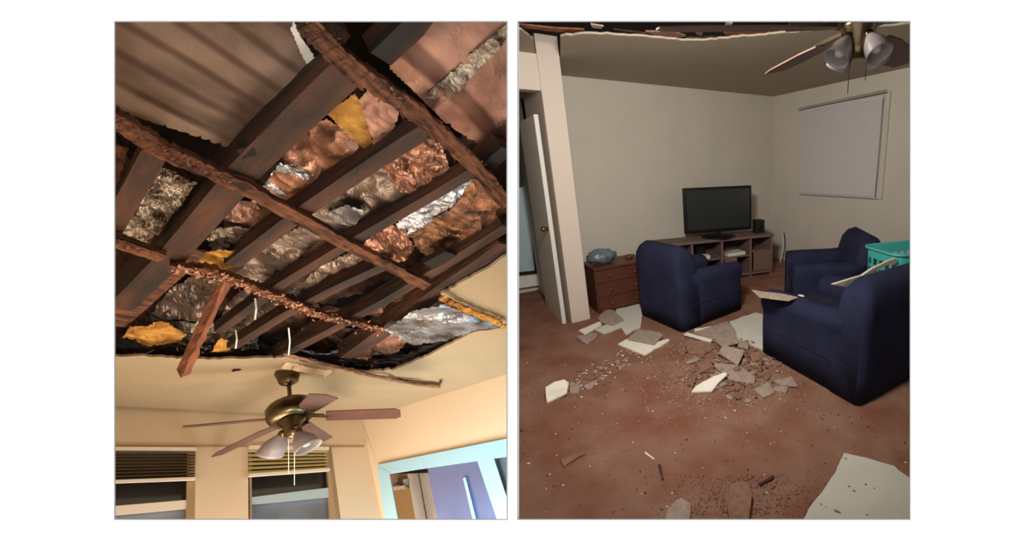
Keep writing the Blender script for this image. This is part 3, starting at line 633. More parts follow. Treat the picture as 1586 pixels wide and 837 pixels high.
struct(mb.build('wall_far_side', 'wall_peach'))
def oriented(m, d, n, sc, streak=None):
    nt = MATS[m].node_tree; tc = next(q for q in nt.nodes if q.type == 'TEX_COORD'); mp = next(q for q in nt.nodes if q.type == 'MAPPING')
    d = Vector(d).normalized(); n = (Vector(n)-d*Vector(n).dot(d)).normalized(); b = d.cross(n); cb = nt.nodes.new('ShaderNodeCombineXYZ')
    for k, v in enumerate((d*sc[0], n*sc[1], b*sc[2])):
        q = nt.nodes.new('ShaderNodeVectorMath'); q.operation = 'DOT_PRODUCT'; q.inputs[1].default_value = v
        nt.links.new(tc.outputs['Object'], q.inputs[0]); nt.links.new(q.outputs['Value'], cb.inputs[k])
    nt.links.new(cb.outputs[0], mp.inputs[0]); return nt, cb
oriented('joist_wood', L(185, 480, 1.12)-L(548, 104, 1.12), ULw, (.25, 1.6, 1.6))
oriented('lath_red', L(283, 577, 1)-L(352, 428, 1), ULw, (.3, 2, 2))
oriented('batten_wood', L(662, 446, 1.1)-L(178, 188, 1.1), ULw, (.4, 1.5, 1.5))
# darker brown stripes that fade out along the top left sheet
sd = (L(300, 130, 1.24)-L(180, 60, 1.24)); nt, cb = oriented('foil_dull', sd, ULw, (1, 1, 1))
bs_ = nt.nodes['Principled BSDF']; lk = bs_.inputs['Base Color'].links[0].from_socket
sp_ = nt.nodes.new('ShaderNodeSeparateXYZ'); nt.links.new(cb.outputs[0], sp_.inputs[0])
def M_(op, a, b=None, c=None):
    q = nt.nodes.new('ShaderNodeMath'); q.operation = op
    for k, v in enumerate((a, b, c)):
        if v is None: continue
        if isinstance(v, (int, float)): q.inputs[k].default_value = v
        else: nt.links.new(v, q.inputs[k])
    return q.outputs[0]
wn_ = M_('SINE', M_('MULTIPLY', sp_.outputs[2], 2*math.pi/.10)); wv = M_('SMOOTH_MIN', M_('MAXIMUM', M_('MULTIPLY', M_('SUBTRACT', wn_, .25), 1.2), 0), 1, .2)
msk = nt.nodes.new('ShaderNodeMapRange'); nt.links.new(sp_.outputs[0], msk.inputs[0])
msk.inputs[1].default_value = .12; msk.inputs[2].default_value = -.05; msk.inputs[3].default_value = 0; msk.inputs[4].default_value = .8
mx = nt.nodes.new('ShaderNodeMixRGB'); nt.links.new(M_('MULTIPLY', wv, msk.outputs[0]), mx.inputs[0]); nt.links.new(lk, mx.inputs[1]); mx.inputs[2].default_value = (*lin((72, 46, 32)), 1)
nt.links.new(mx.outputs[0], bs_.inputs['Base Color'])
# joists
def ljoist(pts, wpx, h, dep, m, name, label, cat='joist', group=None, jit=0.0, n=10, tw=None):
    """timber whose underside follows the line pts; wpx = underside width in metres"""
    P = []
    for i in range(len(pts)-1):
        for k in range(n):
            s = k/n; P.append((pts[i][0]*(1-s)+pts[i+1][0]*s, pts[i][1]*(1-s)+pts[i+1][1]*s))
    P.append(pts[-1]); C = [L(x, y, h) for x, y in P]; mb = MB(); vs = []; fs = []
    for i, c in enumerate(C):
        d = (C[min(i+1, len(C)-1)]-C[max(i-1, 0)]).normalized(); nn = d.cross(ULw.normalized()).normalized()*wpx/2
        def J(): return Vector([random.uniform(-jit, jit) for _ in range(3)])
        a = c-nn+J(); b = c+nn+J()
        vs += [a, b, b+ULw*dep, a+ULw*dep]
    for i in range(len(C)-1):
        for k in range(4): q = (k+1) % 4; fs.append((i*4+k, i*4+q, i*4+4+q, i*4+4+k))
    fs += [(3, 2, 1, 0), tuple(len(vs)-4+k for k in range(4))]
    mb.add(vs, fs); o = mb.build(name, m); return tag(o, label, cat, group)
J = 'roof joists over the broken ceiling'
ljoist([(548, 104), (470, 178), (380, 266), (358, 294), (262, 404), (185, 480)], .075, 1.12, .19, 'joist_wood', 'roof_joist', 'thickest dark joist running from the top centre down to the left edge', group=J)
ljoist([(660, 204), (580, 254), (474, 326), (360, 412)], .05, 1.12, .085, 'joist_wood', 'roof_joist', 'second dark joist, meeting the hanging lath at its lower end', group=J)
ljoist([(748, 258), (675, 302), (548, 375), (440, 440), (340, 515)], .04, 1.12, .06, 'joist_wood', 'roof_joist', 'dark joist ending just left of the torn ceiling above the fan', group=J)
ljoist([(600, 412), (520, 448), (440, 490), (360, 540)], .045, 1.12, .06, 'joist_wood', 'roof_joist', 'dark lower joist below the grey foil strips at centre', group=J)
ljoist([(787, 352), (690, 412), (600, 466), (500, 520), (430, 556)], .05, 1.12, .08, 'joist_wood', 'roof_joist', 'dark joist next to the last one on the right', group=J)
ljoist([(787, 380), (742, 412), (690, 446), (600, 512), (540, 555)], .09, 1.12, .10, 'joist_wood', 'roof_joist', 'last dark joist along the intact peach ceiling', group=J)
ljoist([(680, -10), (640, 45), (590, 92)], .05, 1.13, .12, 'joist_wood', 'roof_joist', 'short joist stub at the top edge right of centre', group=J)
ljoist([(787, 232), (745, 268)], .045, 1.13, .10, 'joist_wood', 'roof_joist', 'short joist stub at the right edge above the batten end', group=J)
ljoist([(240, 238), (205, 300), (165, 370)], .05, 1.13, .12, 'joist_wood', 'roof_joist', 'reddish joist at the far left beside the silver foil', group=J)
ljoist([(300, 385), (240, 440), (170, 505)], .10, 1.20, .03, 'batten_wood', 'roof_board', 'wide brown board between joists at the lower left', 'board')
B_ = 'battens crossing under the joists'
ljoist([(475, 40), (505, 70), (536, 101), (580, 133), (627, 162), (690, 215), (730, 252), (787, 318)], .052, 1.085, .035, 'batten_wood', 'ceiling_batten', 'splintered upper batten from the top centre to the right edge', 'batten', B_, jit=.005)
ljoist([(140, 162), (178, 188), (246, 232), (310, 262), (362, 284), (465, 341), (536, 381), (600, 412), (662, 446)], .045, 1.085, .03, 'batten_wood', 'ceiling_batten', 'long middle batten running from the left edge down to the right', 'batten', B_, jit=.004)
ljoist([(150, 368), (181, 378), (252, 401)], .04, 1.085, .03, 'batten_wood', 'ceiling_batten', 'short batten at the left edge below the silver foil', 'batten', B_, jit=.003)
ljoist([(270, 418), (320, 420), (343, 430), (388, 446), (440, 468), (498, 490), (545, 502), (594, 512)], .034, 1.085, .03, 'batten_wood', 'ceiling_batten', 'ragged lower batten with splintered pale edges at centre', 'batten', B_, jit=.007)
def keys(o, pts, n, wid, h, smin=.006, smax=.02, m='plaster_key'):
    mb = MB()
    for _ in range(n):
        i = random.randrange(len(pts)-1); t = random.random(); x = pts[i][0]*(1-t)+pts[i+1][0]*t; y = pts[i][1]*(1-t)+pts[i+1][1]*t
        c = L(x+random.gauss(0, wid), y+random.gauss(0, wid), h+random.uniform(-.006, .01)); a = Vector([random.gauss(0, 1) for _ in range(3)]).normalized(); b = a.orthogonal().normalized(); q = a.cross(b); s_ = random.uniform(smin, smax)
        mb.add([c+a*s_*1.5, c-a*s_, c+b*s_*.8, c-b*s_*.6, c+q*s_*.5, c-q*s_*.5], [(0, 2, 4), (2, 1, 4), (1, 3, 4), (3, 0, 4), (2, 0, 5), (1, 2, 5), (3, 1, 5), (0, 3, 5)])
    k = mb.build('plaster_remains', m, o, local=True); k.matrix_parent_inverse = Matrix.Translation(-o.location); k['kind'] = 'stuff'; return k
BT = {o['label']: o for o in SC.objects if o.name.startswith('ceiling_batten')}
for lb, o in BT.items():
    if 'upper' in lb: keys(o, [(475, 40), (536, 101), (627, 162), (730, 252), (793, 318)], 90, 8, 1.085, .003, .009)
    elif 'middle' in lb: keys(o, [(140, 162), (246, 232), (362, 284)], 120, 4, 1.08, .003, .009); 
    elif 'ragged' in lb: keys(o, [(270, 418), (343, 430), (440, 468), (498, 490), (594, 512)], 230, 4, 1.075, .003, .010, 'plaster_light')
    else: keys(o, [(150, 368), (252, 401)], 30, 3, 1.08, .003, .008)
# hanging lath
a, b = L(352, 428, 1.10), LZ(283, 577, Lz(283, 577, .98))
mb = MB(); C = [a.lerp(b, i/12) for i in range(13)]
for i, c in enumerate(C): pass
d = (b-a).normalized(); n1 = d.cross(fw).normalized()*.022; n2 = d.cross(n1).normalized()*.012
vs = []; fs = []
for i, c in enumerate(C):
    j = Vector([random.uniform(-.006, .006) for _ in range(3)]); w_ = .8+.35*i/12
    vs += [c-n1*w_-n2+j, c+n1*w_-n2-j, c+n1*w_+n2+j, c-n1*w_+n2]
for i in range(12):
    for k in range(4): q = (k+1) % 4; fs.append((i*4+k, i*4+q, i*4+4+q, i*4+4+k))
fs += [(3, 2, 1, 0), (48, 49, 50, 51)]
tag(MB().add(vs, fs).build('hanging_lath', 'lath_red'), 'reddish lath hanging loose from the joists towards the windows', 'lath')
# torn plaster strip above the fan
def ragged(pts, wid, h, m, name, label, cat='debris', jit=.006, seg=6, dep=.012):
    P = []
    for i in range(len(pts)-1):
        for k in range(seg): s = k/seg; P.append((pts[i][0]*(1-s)+pts[i+1][0]*s, pts[i][1]*(1-s)+pts[i+1][1]*s))
    P.append(pts[-1]); vs = []; fs = []; C = [L(x, y, h+random.uniform(-jit, jit)) for x, y in P]
    for i, c in enumerate(C):
        d = (C[min(i+1, len(C)-1)]-C[max(i-1, 0)]).normalized(); nn = d.cross(ULw.normalized()).normalized()*wid/2
        r = lambda: random.uniform(.5, 1.5)
        vs += [c-nn*r(), c+nn*r(), c+nn*r()+ULw*dep, c-nn*r()+ULw*dep]
    for i in range(len(C)-1):
        for k in range(4): q = (k+1) % 4; fs.append((i*4+k, i*4+q, i*4+4+q, i*4+4+k))
    fs += [(3, 2, 1, 0), tuple(len(vs)-4+k for k in range(4))]
    return tag(MB().add(vs, fs).build(name, m), label, cat)
ragged([(440, 549), (480, 560), (520, 569), (560, 579), (600, 588), (640, 596), (682, 601)], .018, 1.07, 'gyp_brown', 'torn_strip', 'torn ragged plaster strip hanging over the fan to the right')
ragged([(600, 588), (640, 592), (680, 598), (683, 592)], .012, 1.075, 'batten_wood', 'torn_strip', 'dark splinter along the tip of the ragged strip')
ragged([(440, 566), (470, 572), (510, 580)], .05, 1.085, 'wall_peach', 'torn_strip', 'light peach board under the ragged strip above the fan canopy')
ragged([(360, 575), (372, 574)], .015, 1.095, 'joist_wood', 'ceiling_stain', 'small dark nick in the tan ceiling left of the fan')
# foil, insulation
def inpoly(x, y, P):
    c = False; n = len(P)
    for i in range(n):
        x0, y0 = P[i]; x1, y1 = P[(i+1) % n]
        if (y0 > y) != (y1 > y) and x < (x1-x0)*(y-y0)/(y1-y0)+x0: c = not c
    return c
def sheet(P, h, amp, m, name, label, cat='foil', step=4.0, fr=9.0, group=None, sag=0.0, seed=None, th=.0015):
    seed = seed if seed is not None else random.random()*100
    x0, x1 = min(p[0] for p in P), max(p[0] for p in P); y0, y1 = min(p[1] for p in P), max(p[1] for p in P)
    nx, ny = int((x1-x0)/step)+1, int((y1-y0)/step)+1; vid = {}; vs = []; fs = []
    cx, cy = (x0+x1)/2, (y0+y1)/2
    def V(i, j):
        if (i, j) not in vid:
            x, y = x0+i*step+random.uniform(-.3, .3)*step, y0+j*step+random.uniform(-.3, .3)*step
            if not inpoly(x, y, P):
                best = None
                for a_ in range(len(P)):
                    ax_, ay_ = P[a_]; bx_, by_ = P[(a_+1) % len(P)]; dx_, dy_ = bx_-ax_, by_-ay_
                    t_ = max(0, min(1, ((x-ax_)*dx_+(y-ay_)*dy_)/(dx_*dx_+dy_*dy_+1e-9))); ex_, ey_ = ax_+dx_*t_, ay_+dy_*t_
                    D_ = (ex_-x)**2+(ey_-y)**2
                    if best is None or D_ < best[0]: best = (D_, ex_, ey_)
                x, y = best[1]+random.uniform(-.8, .8), best[2]+random.uniform(-.8, .8)
            q = L(x, y, h); k = noise.noise(q*fr+Vector((seed, 0, 0)))+.5*abs(noise.noise(q*fr*2.7+Vector((0, seed, 0))))
            rr = min(1, max(abs(x-cx)/(x1-x0)*2, abs(y-cy)/(y1-y0)*2))
            vid[(i, j)] = len(vs); vs.append(q+ULw*(k*amp-sag*(1-rr*rr)))
        return vid[(i, j)]
    for i in range(nx):
        for j in range(ny):
            if inpoly(x0+(i+.5)*step, y0+(j+.5)*step, P): fs.append((V(i, j), V(i+1, j), V(i+1, j+1), V(i, j+1)))
    o = MB().add(vs, fs).build(name, m, smooth=False)
    s = o.modifiers.new('s', 'SOLIDIFY'); s.thickness = th
    return tag(o, label, cat, group)
FS = 'foil_sheet'
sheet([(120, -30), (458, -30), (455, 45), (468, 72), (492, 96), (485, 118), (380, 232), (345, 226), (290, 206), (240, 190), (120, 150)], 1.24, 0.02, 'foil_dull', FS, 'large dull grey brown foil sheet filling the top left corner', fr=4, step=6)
sheet([(454, 28), (468, 58), (480, 76), (494, 96), (486, 114), (470, 92), (458, 64), (450, 45)], 1.225, 0.008, 'gyp_white', 'torn_edge', 'pale torn curled edge of the top left foil', 'debris', step=3)
sheet([(590, -30), (787, -30), (787, 214), (750, 232), (690, 190), (640, 140), (604, 108)], 1.22, 0.02, 'foil_pink', FS, 'large pinkish foil sheet filling the top right corner', fr=3, step=6)
sheet([(655, 150), (700, 112), (787, 34), (787, 62), (745, 108), (690, 160)], 1.205, 0.02, 'foil_silver', FS, 'crumpled torn foil seam across the top right sheet', fr=14, step=3)
sheet([(454, 220), (480, 196), (506, 185), (538, 204), (564, 235), (570, 262), (506, 298), (470, 335), (407, 288)], 1.21, 0.03, 'foil_copper', FS, 'copper coloured foil between the thickest joist and the second joist', fr=6, step=3)
sheet([(407, 288), (433, 251), (475, 267), (506, 283), (470, 327)], 1.195, 0.02, 'foil_blue', FS, 'dark bluish end of foil under the copper one')
sheet([(506, 177), (549, 143), (562, 162), (580, 230), (575, 241), (538, 209)], 1.18, 0.02, 'insul', 'insulation_batt', 'yellow brown insulation batt wedged near the upper batten', 'insulation', fr=8, step=3)
sheet([(556, 156), (572, 133), (596, 151), (620, 175), (612, 199), (580, 227)], 1.17, 0.01, 'foil_pink', FS, 'small pinkish foil triangle right of the yellow batt', step=3)
sheet([(585, 256), (622, 230), (659, 206), (688, 230), (698, 262), (688, 288), (654, 304), (617, 298)], 1.17, 0.03, 'foil_copper', FS, 'wrinkled copper foil at the right beside the upper batten', fr=13, step=3)
sheet([(464, 340), (538, 288), (591, 251), (627, 293), (659, 304), (601, 335), (538, 367)], 1.19, 0.03, 'foil_grey', FS, 'grey shiny foil below the wrinkled copper one', fr=5)
sheet([(506, 330), (538, 317), (564, 327), (549, 351), (517, 346)], 1.175, 0.015, 'foil_blue', FS, 'bright bluish glint of foil above the middle batten')
sheet([(612, 346), (675, 304), (735, 275), (712, 319), (659, 351), (627, 367)], 1.17, 0.015, 'foil_blue', FS, 'pale blue foil strip right of centre', step=3)
sheet([(559, 383), (601, 351), (627, 351), (643, 388), (617, 409), (591, 404)], 1.17, 0.03, 'foil_copper', FS, 'peach copper foil scraps by the middle batten', fr=16, step=3)
sheet([(627, 367), (701, 319), (733, 277), (787, 309), (787, 361), (669, 409)], 1.165, 0.025, 'foil_brown', FS, 'brown draped foil sheet at the right edge', fr=6)
sheet([(186, 361), (217, 288), (238, 256), (307, 283), (265, 340), (228, 383)], 1.19, 0.03, 'foil_silver', FS, 'wrinkled silver foil at the left between two joists', fr=16, step=3)
sheet([(120, 210), (200, 232), (185, 280), (150, 330), (120, 330)], 1.2, 0.03, 'foil_brown', FS, 'brown foil behind the left end of the middle batten')
sheet([(344, 340), (354, 317), (396, 309), (407, 340), (380, 367)], 1.2, 0.03, 'foil_pink', FS, 'small rosy foil below the thickest joist', step=3)
sheet([(320, 367), (338, 346), (386, 356), (372, 388), (338, 388)], 1.185, 0.03, 'foil_silver', FS, 'silver foil just above the yellow fluff', fr=16, step=3)
sheet([(307, 404), (328, 383), (375, 388), (372, 414), (333, 422)], 1.15, 0.03, 'insul', 'insulation_batt', 'bright yellow insulation fluff at centre left', 'insulation', step=3)
sheet([(365, 425), (396, 393), (470, 346), (517, 361), (464, 404), (412, 440)], 1.19, 0.03, 'foil_grey', FS, 'grey foil between the second joist and the middle batten', fr=6)
sheet([(443, 456), (496, 414), (543, 388), (601, 409), (538, 446), (470, 472)], 1.19, 0.03, 'foil_grey', FS, 'grey foil strip below the middle batten', fr=7)
sheet([(540, 492), (590, 455), (640, 425), (690, 420), (660, 450), (600, 490)], 1.19, 0.03, 'foil_brown', FS, 'brown foil strip near the right end of the middle batten')
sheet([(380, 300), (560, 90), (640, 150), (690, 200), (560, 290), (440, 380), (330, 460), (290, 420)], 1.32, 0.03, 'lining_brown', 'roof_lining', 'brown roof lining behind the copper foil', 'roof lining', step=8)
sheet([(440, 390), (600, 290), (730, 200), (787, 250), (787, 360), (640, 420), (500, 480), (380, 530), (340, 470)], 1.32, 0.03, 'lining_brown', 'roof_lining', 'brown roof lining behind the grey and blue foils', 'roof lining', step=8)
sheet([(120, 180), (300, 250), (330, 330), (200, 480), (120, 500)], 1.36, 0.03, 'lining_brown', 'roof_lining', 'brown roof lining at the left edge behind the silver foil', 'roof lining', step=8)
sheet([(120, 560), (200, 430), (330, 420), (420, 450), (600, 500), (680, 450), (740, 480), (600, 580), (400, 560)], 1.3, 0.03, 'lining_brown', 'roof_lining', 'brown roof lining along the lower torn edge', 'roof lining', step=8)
sheet([(225, 500), (260, 450), (300, 425), (345, 435), (330, 480), (290, 530)], 1.25, .03, 'foil_grey', FS, 'grey foil left of the hanging lath', fr=14)
sheet([(335, 520), (350, 470), (380, 445), (440, 470), (400, 500), (360, 530)], 1.26, .03, 'foil_grey', FS, 'grey foil right of the hanging lath')
sheet([(430, 530), (480, 500), (540, 505), (590, 520), (540, 545), (470, 552)], 1.25, .03, 'foil_brown', FS, 'dark brown foil above the ragged strip')
sheet([(188, 528), (200, 508), (260, 504), (290, 520), (280, 532), (230, 536)], 1.18, .03, 'insul', 'insulation_batt', 'yellow insulation roll at the lower left edge of the hole', 'insulation', step=3)
sheet([(325, 545), (340, 525), (360, 530), (355, 548)], 1.15, .03, 'insul', 'insulation_batt', 'small yellow fluff right of the hanging lath tip', 'insulation', step=3)
sheet([(230, 500), (330, 500), (400, 520), (400, 545), (300, 545), (230, 530)], 1.24, .03, 'foil_silver', FS, 'crumpled foil scraps along the lower edge of the hole', fr=18, step=3)
sheet([(595, 512), (640, 482), (688, 472), (735, 490), (779, 506), (735, 513), (690, 530), (640, 535)], 1.06, .012, 'foil_blue', FS, 'silver blue foil flap hanging past the intact ceiling corner', step=3)
ragged([(684, 462), (700, 472), (735, 486), (770, 500), (782, 507)], .03, 1.055, 'insul', 'torn_edge', 'yellow torn paper edge along the hanging foil flap')
sheet([(520, 545), (560, 520), (600, 510), (640, 520), (620, 545), (560, 560)], 1.16, .03, 'foil_copper', FS, 'copper foil scraps above the black torn edge')
ragged([(560, 572), (600, 566), (640, 552), (680, 534), (720, 515)], .07, 1.16, 'black_gap', 'dark_lath', 'black lath along the torn ceiling edge at right', 'lath', jit=.01)  # plain black ragged strip along the tear
ragged([(178, 545), (240, 547), (330, 551), (400, 551), (450, 549)], .05, 1.15, 'black_gap', 'dark_lath', 'black lath along the lower left torn ceiling edge', 'lath', jit=.01)
ragged([(450, 549), (500, 560), (560, 570)], .05, 1.15, 'black_gap', 'dark_lath', 'black lath above the fan along the torn ceiling edge', 'lath', jit=.01)
for x, y0_, y1_, lb in ((447, 508, 550, 'thin white hanging wire above the fan'), (365, 512, 540, 'short white wire right of the hanging lath'), (395, 462, 495, 'pale wire looping from the ragged lower batten')):
    mb = MB(); mb.tube([L(x, y0_, 1.12), L(x+2, (y0_+y1_)/2, 1.08), L(x, y1_, 1.05)], .0035, 6); tag(mb.build('hanging_wire', 'white_plastic'), lb, 'wire')
# windows on the far wall
def win(idx, xl, xr, top, mid, low, glassm, railm, jm):
    w = MB(); w.prism([LB(x, y, -.05) for x, y in ((xl, top), (xr, top), (xr+8, 960), (xl, 960))], -nBw*.02)
    o = struct(w.build('window_%d' % idx, glassm))
    def part(pts, off, t, name, m):
        mb = MB(); mb.prism([LB(x, y, off) for x, y in pts], nBw*t); q = mb.build(name, m, o); q.matrix_parent_inverse = Matrix.Translation(-o.location); return q
    part(mid, -.03, .025, 'meeting_rail', railm)
    part(low, -.045, .01, 'lower_glass', 'night_glass_blue')
    for j in jm: part(j, -.03, .03, 'jamb', 'frame_tan')
win(3, 40, 303, 694, [(40, 797), (290, 776), (290, 789), (40, 812)], [(40, 812), (288, 789), (286, 960), (40, 960)], 'night_glass', 'sash_white', [[(289, 694), (302, 694), (297, 960), (283, 960)]])
win(4, 384, 508, 694, [(386, 772), (506, 757), (508, 771), (386, 783)], [(386, 783), (508, 771), (520, 960), (386, 960)], 'night_glass', 'sash_blue', [[(502, 694), (510, 694), (545, 960), (520, 960)], [(384, 694), (387, 694), (389, 960), (386, 960)]])
def blind(tl, tr, br, bl_, n, m, label, rail):
    root = empty('window_blind', LB(*tl, .02), label, 'blind')
    inv = Matrix.Translation(-root.location)
    mb = MB()
    for i in range(n):
        s0, s1 = i/n, (i+.62)/n
        pa = (tl[0]+(bl_[0]-tl[0])*s0, tl[1]+(bl_[1]-tl[1])*s0); pb = (tr[0]+(br[0]-tr[0])*s0, tr[1]+(br[1]-tr[1])*s0)
        pc = (tr[0]+(br[0]-tr[0])*s1, tr[1]+(br[1]-tr[1])*s1); pd = (tl[0]+(bl_[0]-tl[0])*s1, tl[1]+(bl_[1]-tl[1])*s1)
        mb.hexa([LB(*pa, .015), LB(*pb, .015), LB(*pc, .03), LB(*pd, .03)], [LB(*pa, .018), LB(*pb, .018), LB(*pc, .033), LB(*pd, .033)])
    def P(o): o.matrix_parent_inverse = inv
    P(mb.build('slats', m, root))
    mb = MB(); mb.prism([LB(x, y, .01) for x, y in ((bl_[0], bl_[1]-1), (br[0], br[1]-1), (br[0], br[1]+3), (bl_[0], bl_[1]+3))], nBw*.03); P(mb.build('bottom_rail', rail, root))
    mb = MB(); mb.prism([LB(x, y, .01) for x, y in ((tl[0], tl[1]-5), (tr[0], tr[1]-5), tr, tl)], nBw*.03); P(mb.build('headrail', rail, root))
blind((40, 699), (303, 700), (301, 742), (40, 752), 9, 'slat_dark', 'half raised brown slatted blind on the far left window', 'sash_white')
blind((384, 697), (507, 699), (508, 728), (384, 737), 6, 'slat_cream', 'half raised cream blind on the window behind the fan', 'sash_white')
mb = MB(); mb.prism([LB(x, y, .0) for x, y in ((-120, 690.5), (563, 691.5), (563, 693.5), (-120, 693))], nBw*.012); struct(mb.build('trim_7', 'frame_tan'))
# door corner
def rp(pts, off, t, name, m, st=True, kw=None):
    mb = MB(); mb.prism([LR(x, y, off) for x, y in pts], nRw*t); o = mb.build(name, m)
    if st: struct(o)
    return o
rp([(585, 721), (793, 679), (793, 707), (660, 726), (604, 735)], .01, .02, 'trim_8', 'casing_cyan')
rp([(585, 721), (604, 733), (628, 860), (606, 860)], .012, .02, 'trim_9', 'casing_cyan')
rp([(740, 715), (762, 700), (800-8, 792), (793, 860), (776, 860), (770, 804)], .012, .02, 'trim_10', 'casing_cyan')
rp([(663, 722), (746, 709), (788, 860), (690, 860)], -.03, .03, 'door_2', 'door_blue')
rp([(718, 742), (722, 740), (752, 860), (746, 860)], .003, .02, 'trim_11', 'casing_cyan')
rp([(540, 690), (793, 650), (793, 1100), (600, 1100)], -.72, .02, 'wall_hallway_end', 'door_blue')
rp([(600, 728), (680, 722), (705, 860), (610, 860)], -.50, .02, 'wall_hallway', 'tan_board')
rp([(632, 732), (648, 731), (672, 860), (655, 860)], -.45, .03, 'trim_12', 'sash_white')
rp([(650, 731), (664, 730), (690, 860), (674, 860)], -.42, .03, 'trim_13', 'sash_white')
rp([(606, 731), (664, 728), (665, 733), (606, 735)], -.35, .03, 'trim_14', 'black_gap')
rp([(765, 690), (793, 690), (793, 860), (790, 800)], -.06, .03, 'window_5', 'night_glass_blue')
for i, (x, y, m) in enumerate(((611, 742, 'gyp_grey'), (620, 750, 'lath_red'), (626, 744, 'cloth_white'))):
    mb = MB(); mb.prism([LR(x+a, y+b, -.44) for a, b in ((0, 0), (7, -1), (8, 8), (1, 9))], nRw*.04)
    tag(mb.build('shelf_item', m), ['grey box on the hallway shelf', 'reddish box on the hallway shelf', 'white box on the hallway shelf'][i], 'box')
mb = MB(); mb.prism([LR(x, y, -.46) for x, y in ((606, 757), (632, 754), (633, 758), (607, 761))], nRw*.1); tag(mb.build('hallway_shelf', 'sash_white'), 'white shelf in the hallway beyond the door opening', 'shelf')
cy = area('casing_fill_lamp', LR(730, 900, .55), LR(745, 720, 0), .25, 9, (.45, .85, 1.0))  # added unseen cyan lamp that tints the door casing
# fan of the left room
hf = .80
hubp = L(452, 650, hf)
ez = ULw.normalized(); ex = (fw.cross(ez)).normalized(); ey = ez.cross(ex)
mw = Matrix(((ex.x, ey.x, ez.x, hubp.x), (ex.y, ey.y, ez.y, hubp.y), (ex.z, ey.z, ez.z, hubp.z), (0, 0, 0, 1)))
fan = empty('ceiling_fan', hubp, 'five blade ceiling fan with glass shades hanging in front of the windows', 'fan', mw=mw)
minv = mw.inverted()
MB().lathe([(.001, 0), (.05, .0), (.085, .012), (.098, .02), (.105, .04), (.108, .10), (.098, .12), (.02, .13), (.001, .13)], (0, 0, -.01), n=32).build('motor', 'pewter', fan, True)
can = minv @ L(446, 578, CH); 
MB().tube([(0, 0, .12), can*.94], .010).build('downrod', 'pewter', fan)
MB().lathe([(.02, -.10), (.045, -.075), (.055, -.02), (.062, 0), (.001, 0)], can, (0, 0, 1)).build('canopy', 'pewter', fan, True)
MB().lathe([(.001, -.13), (.02, -.13), (.04, -.10), (.04, -.05), (.06, -.02), (.06, 0)], (0, 0, 0)).build('light_fitting', 'pewter', fan, True)
blades = [([(463, 628), (479, 611), (505, 612), (524, 618), (500, 632), (474, 646), (466, 642)], .84, 'blade_wood'), ([(505, 638), (612, 634), (620, 636), (621, 646), (614, 649), (505, 652)], .80, 'blade_brown'),
          ([(465, 662), (481, 655), (500, 668), (515, 678), (489, 690), (478, 676)], .78, 'blade_wood'), ([(440, 655), (436, 662), (345, 705), (327, 709), (335, 702), (400, 670)], .78, 'blade_wood'),
          ([(417, 649), (417, 652), (350, 658), (283, 664), (283, 661), (350, 655)], .80, 'blade_wood')]
bc = Vector((0, 0, 0))
for pts, h, m in blades:
    P = [minv @ L(x, y, h) for x, y in pts]
    bo = MB().prism(P, Vector((0, 0, .006))).build('blade', m, fan)
    P.sort(key=lambda q: q.length); r0 = (P[0]+P[1])/2; d = r0.normalized(); nn = d.cross(Vector((0, 0, 1))).normalized()*.018
    r1 = d*.07+Vector((0, 0, .02))
    MB().hexa([r1-nn, r0-nn*1.3, r0+nn*1.3, r1+nn], [q+Vector((0, 0, .008)) for q in (r1-nn, r0-nn*1.3, r0+nn*1.3, r1+nn)]).build('blade_bracket', 'pewter', bo)
for (x, y, tx, ty) in ((438, 672, 418, 704), (462, 670, 484, 702)):
    a = minv @ L(x, y, .70); b = minv @ LZ(tx, ty, Lz(tx, ty, .60)); 
    za = Lz(x, y, .72); a = minv @ LZ(x, y, za); b = minv @ LZ(tx, ty, za-.03)
    shade(fan, a, (b-a), .95)
for (x, y, tx, ty) in ((446, 664, 440, 690), (458, 662, 462, 688)):
    za = Lz(x, y, .72)+.08; a = minv @ LZ(x, y, za); b = minv @ LZ(tx, ty, za+.03)
    shade(fan, a, (b-a), .6)
for x, y0_, y1_ in ((447, 690, 735), (456, 690, 752)):
    za = Lz(450, 670, .72); MB().tube([minv @ LZ(x, y0_-15, za), minv @ LZ(x, y1_, za)], .0018, 5).build('pull_chain', 'white_plastic', fan)

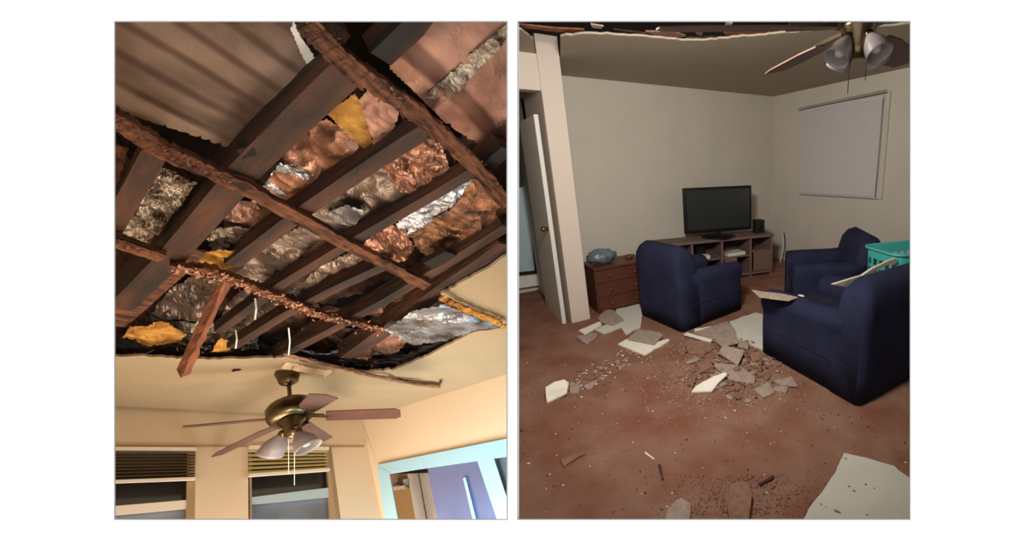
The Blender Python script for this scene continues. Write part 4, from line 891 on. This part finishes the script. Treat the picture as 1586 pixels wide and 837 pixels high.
# splinters, clumps, a bracket and a black hole block in the broken ceiling
def splinter(x, y, h, ln, m, label, group=None, r_=.003):
    c = L(x, y, h); d = (-ULw.normalized()+Vector([random.gauss(0, .8) for _ in range(3)])).normalized(); q = d.orthogonal().normalized()
    mb = MB(); mb.tube([c, c+d*ln*.5+q*random.uniform(-.01, .01), c+d*ln], [r_, r_*.9, r_*.3], 5); tag(mb.build('wood_splinter', m), label, 'splinter', group)
for i in range(26):
    t = random.random(); x = 200+t*400; y = 548+t*24+random.uniform(-14, 2)
    splinter(x, y, 1.13, random.uniform(.02, .06), random.choice(('batten_wood', 'plaster_key', 'joist_wood')), 'thin splinter hanging along the lower torn edge of the ceiling', 'splinters on the lower torn edge')
for i in range(18):
    t = random.random(); x = 343+t*250; y = 432+t*80+random.uniform(-4, 6)
    splinter(x, y, 1.10, random.uniform(.02, .05), random.choice(('batten_wood', 'plaster_key')), 'thin splinter hanging from the ragged lower batten', 'splinters on the lower batten', .0025)
for i in range(16):
    t = random.random(); x = 500+t*270; y = 75+t*215+random.uniform(-8, 8)
    splinter(x, y, 1.10, random.uniform(.015, .035), 'batten_wood', 'short splinter sticking from the upper batten', 'splinters on the upper batten', .003)
def clump(x, y, h, s_, m, label, seed):
    me = rock(seed, .8); me.materials.append(MATS[m]); o = bpy.data.objects.new('plaster_clump', me); COL.objects.link(o); o.location = L(x, y, h); o.scale = (s_, s_*.8, s_*.7); o.rotation_euler = (seed, seed*2, seed*3); tag(o, label, 'debris')
clump(505, 48, 1.14, .05, 'joist_wood', 'large dark clump on the top end of the upper batten', 2.1)
clump(536, 96, 1.11, .035, 'batten_wood', 'reddish clump where the thickest joist meets the upper batten', 3.7)
clump(735, 250, 1.11, .03, 'batten_wood', 'brown clump on the upper batten near the right edge', 4.2)
clump(235, 222, 1.12, .028, 'batten_wood', 'brown clump on the left part of the middle batten', 5.2)
def block(pts, h, dep, label):
    mb = MB(); mb.prism([L(x, y, h) for x, y in pts], ULw*dep); tag(mb.build('dark_block', 'black_gap'), label, 'bracket')
block([(366, 232), (392, 226), (398, 240), (374, 248)], 1.115, .05, 'black bracket on the thickest joist by the middle batten')
block([(655, 408), (690, 390), (708, 396), (672, 418)], 1.10, .03, 'black block in place of the dark hole by the joists near the intact ceiling')  # solid black block added where there is only a dark hole
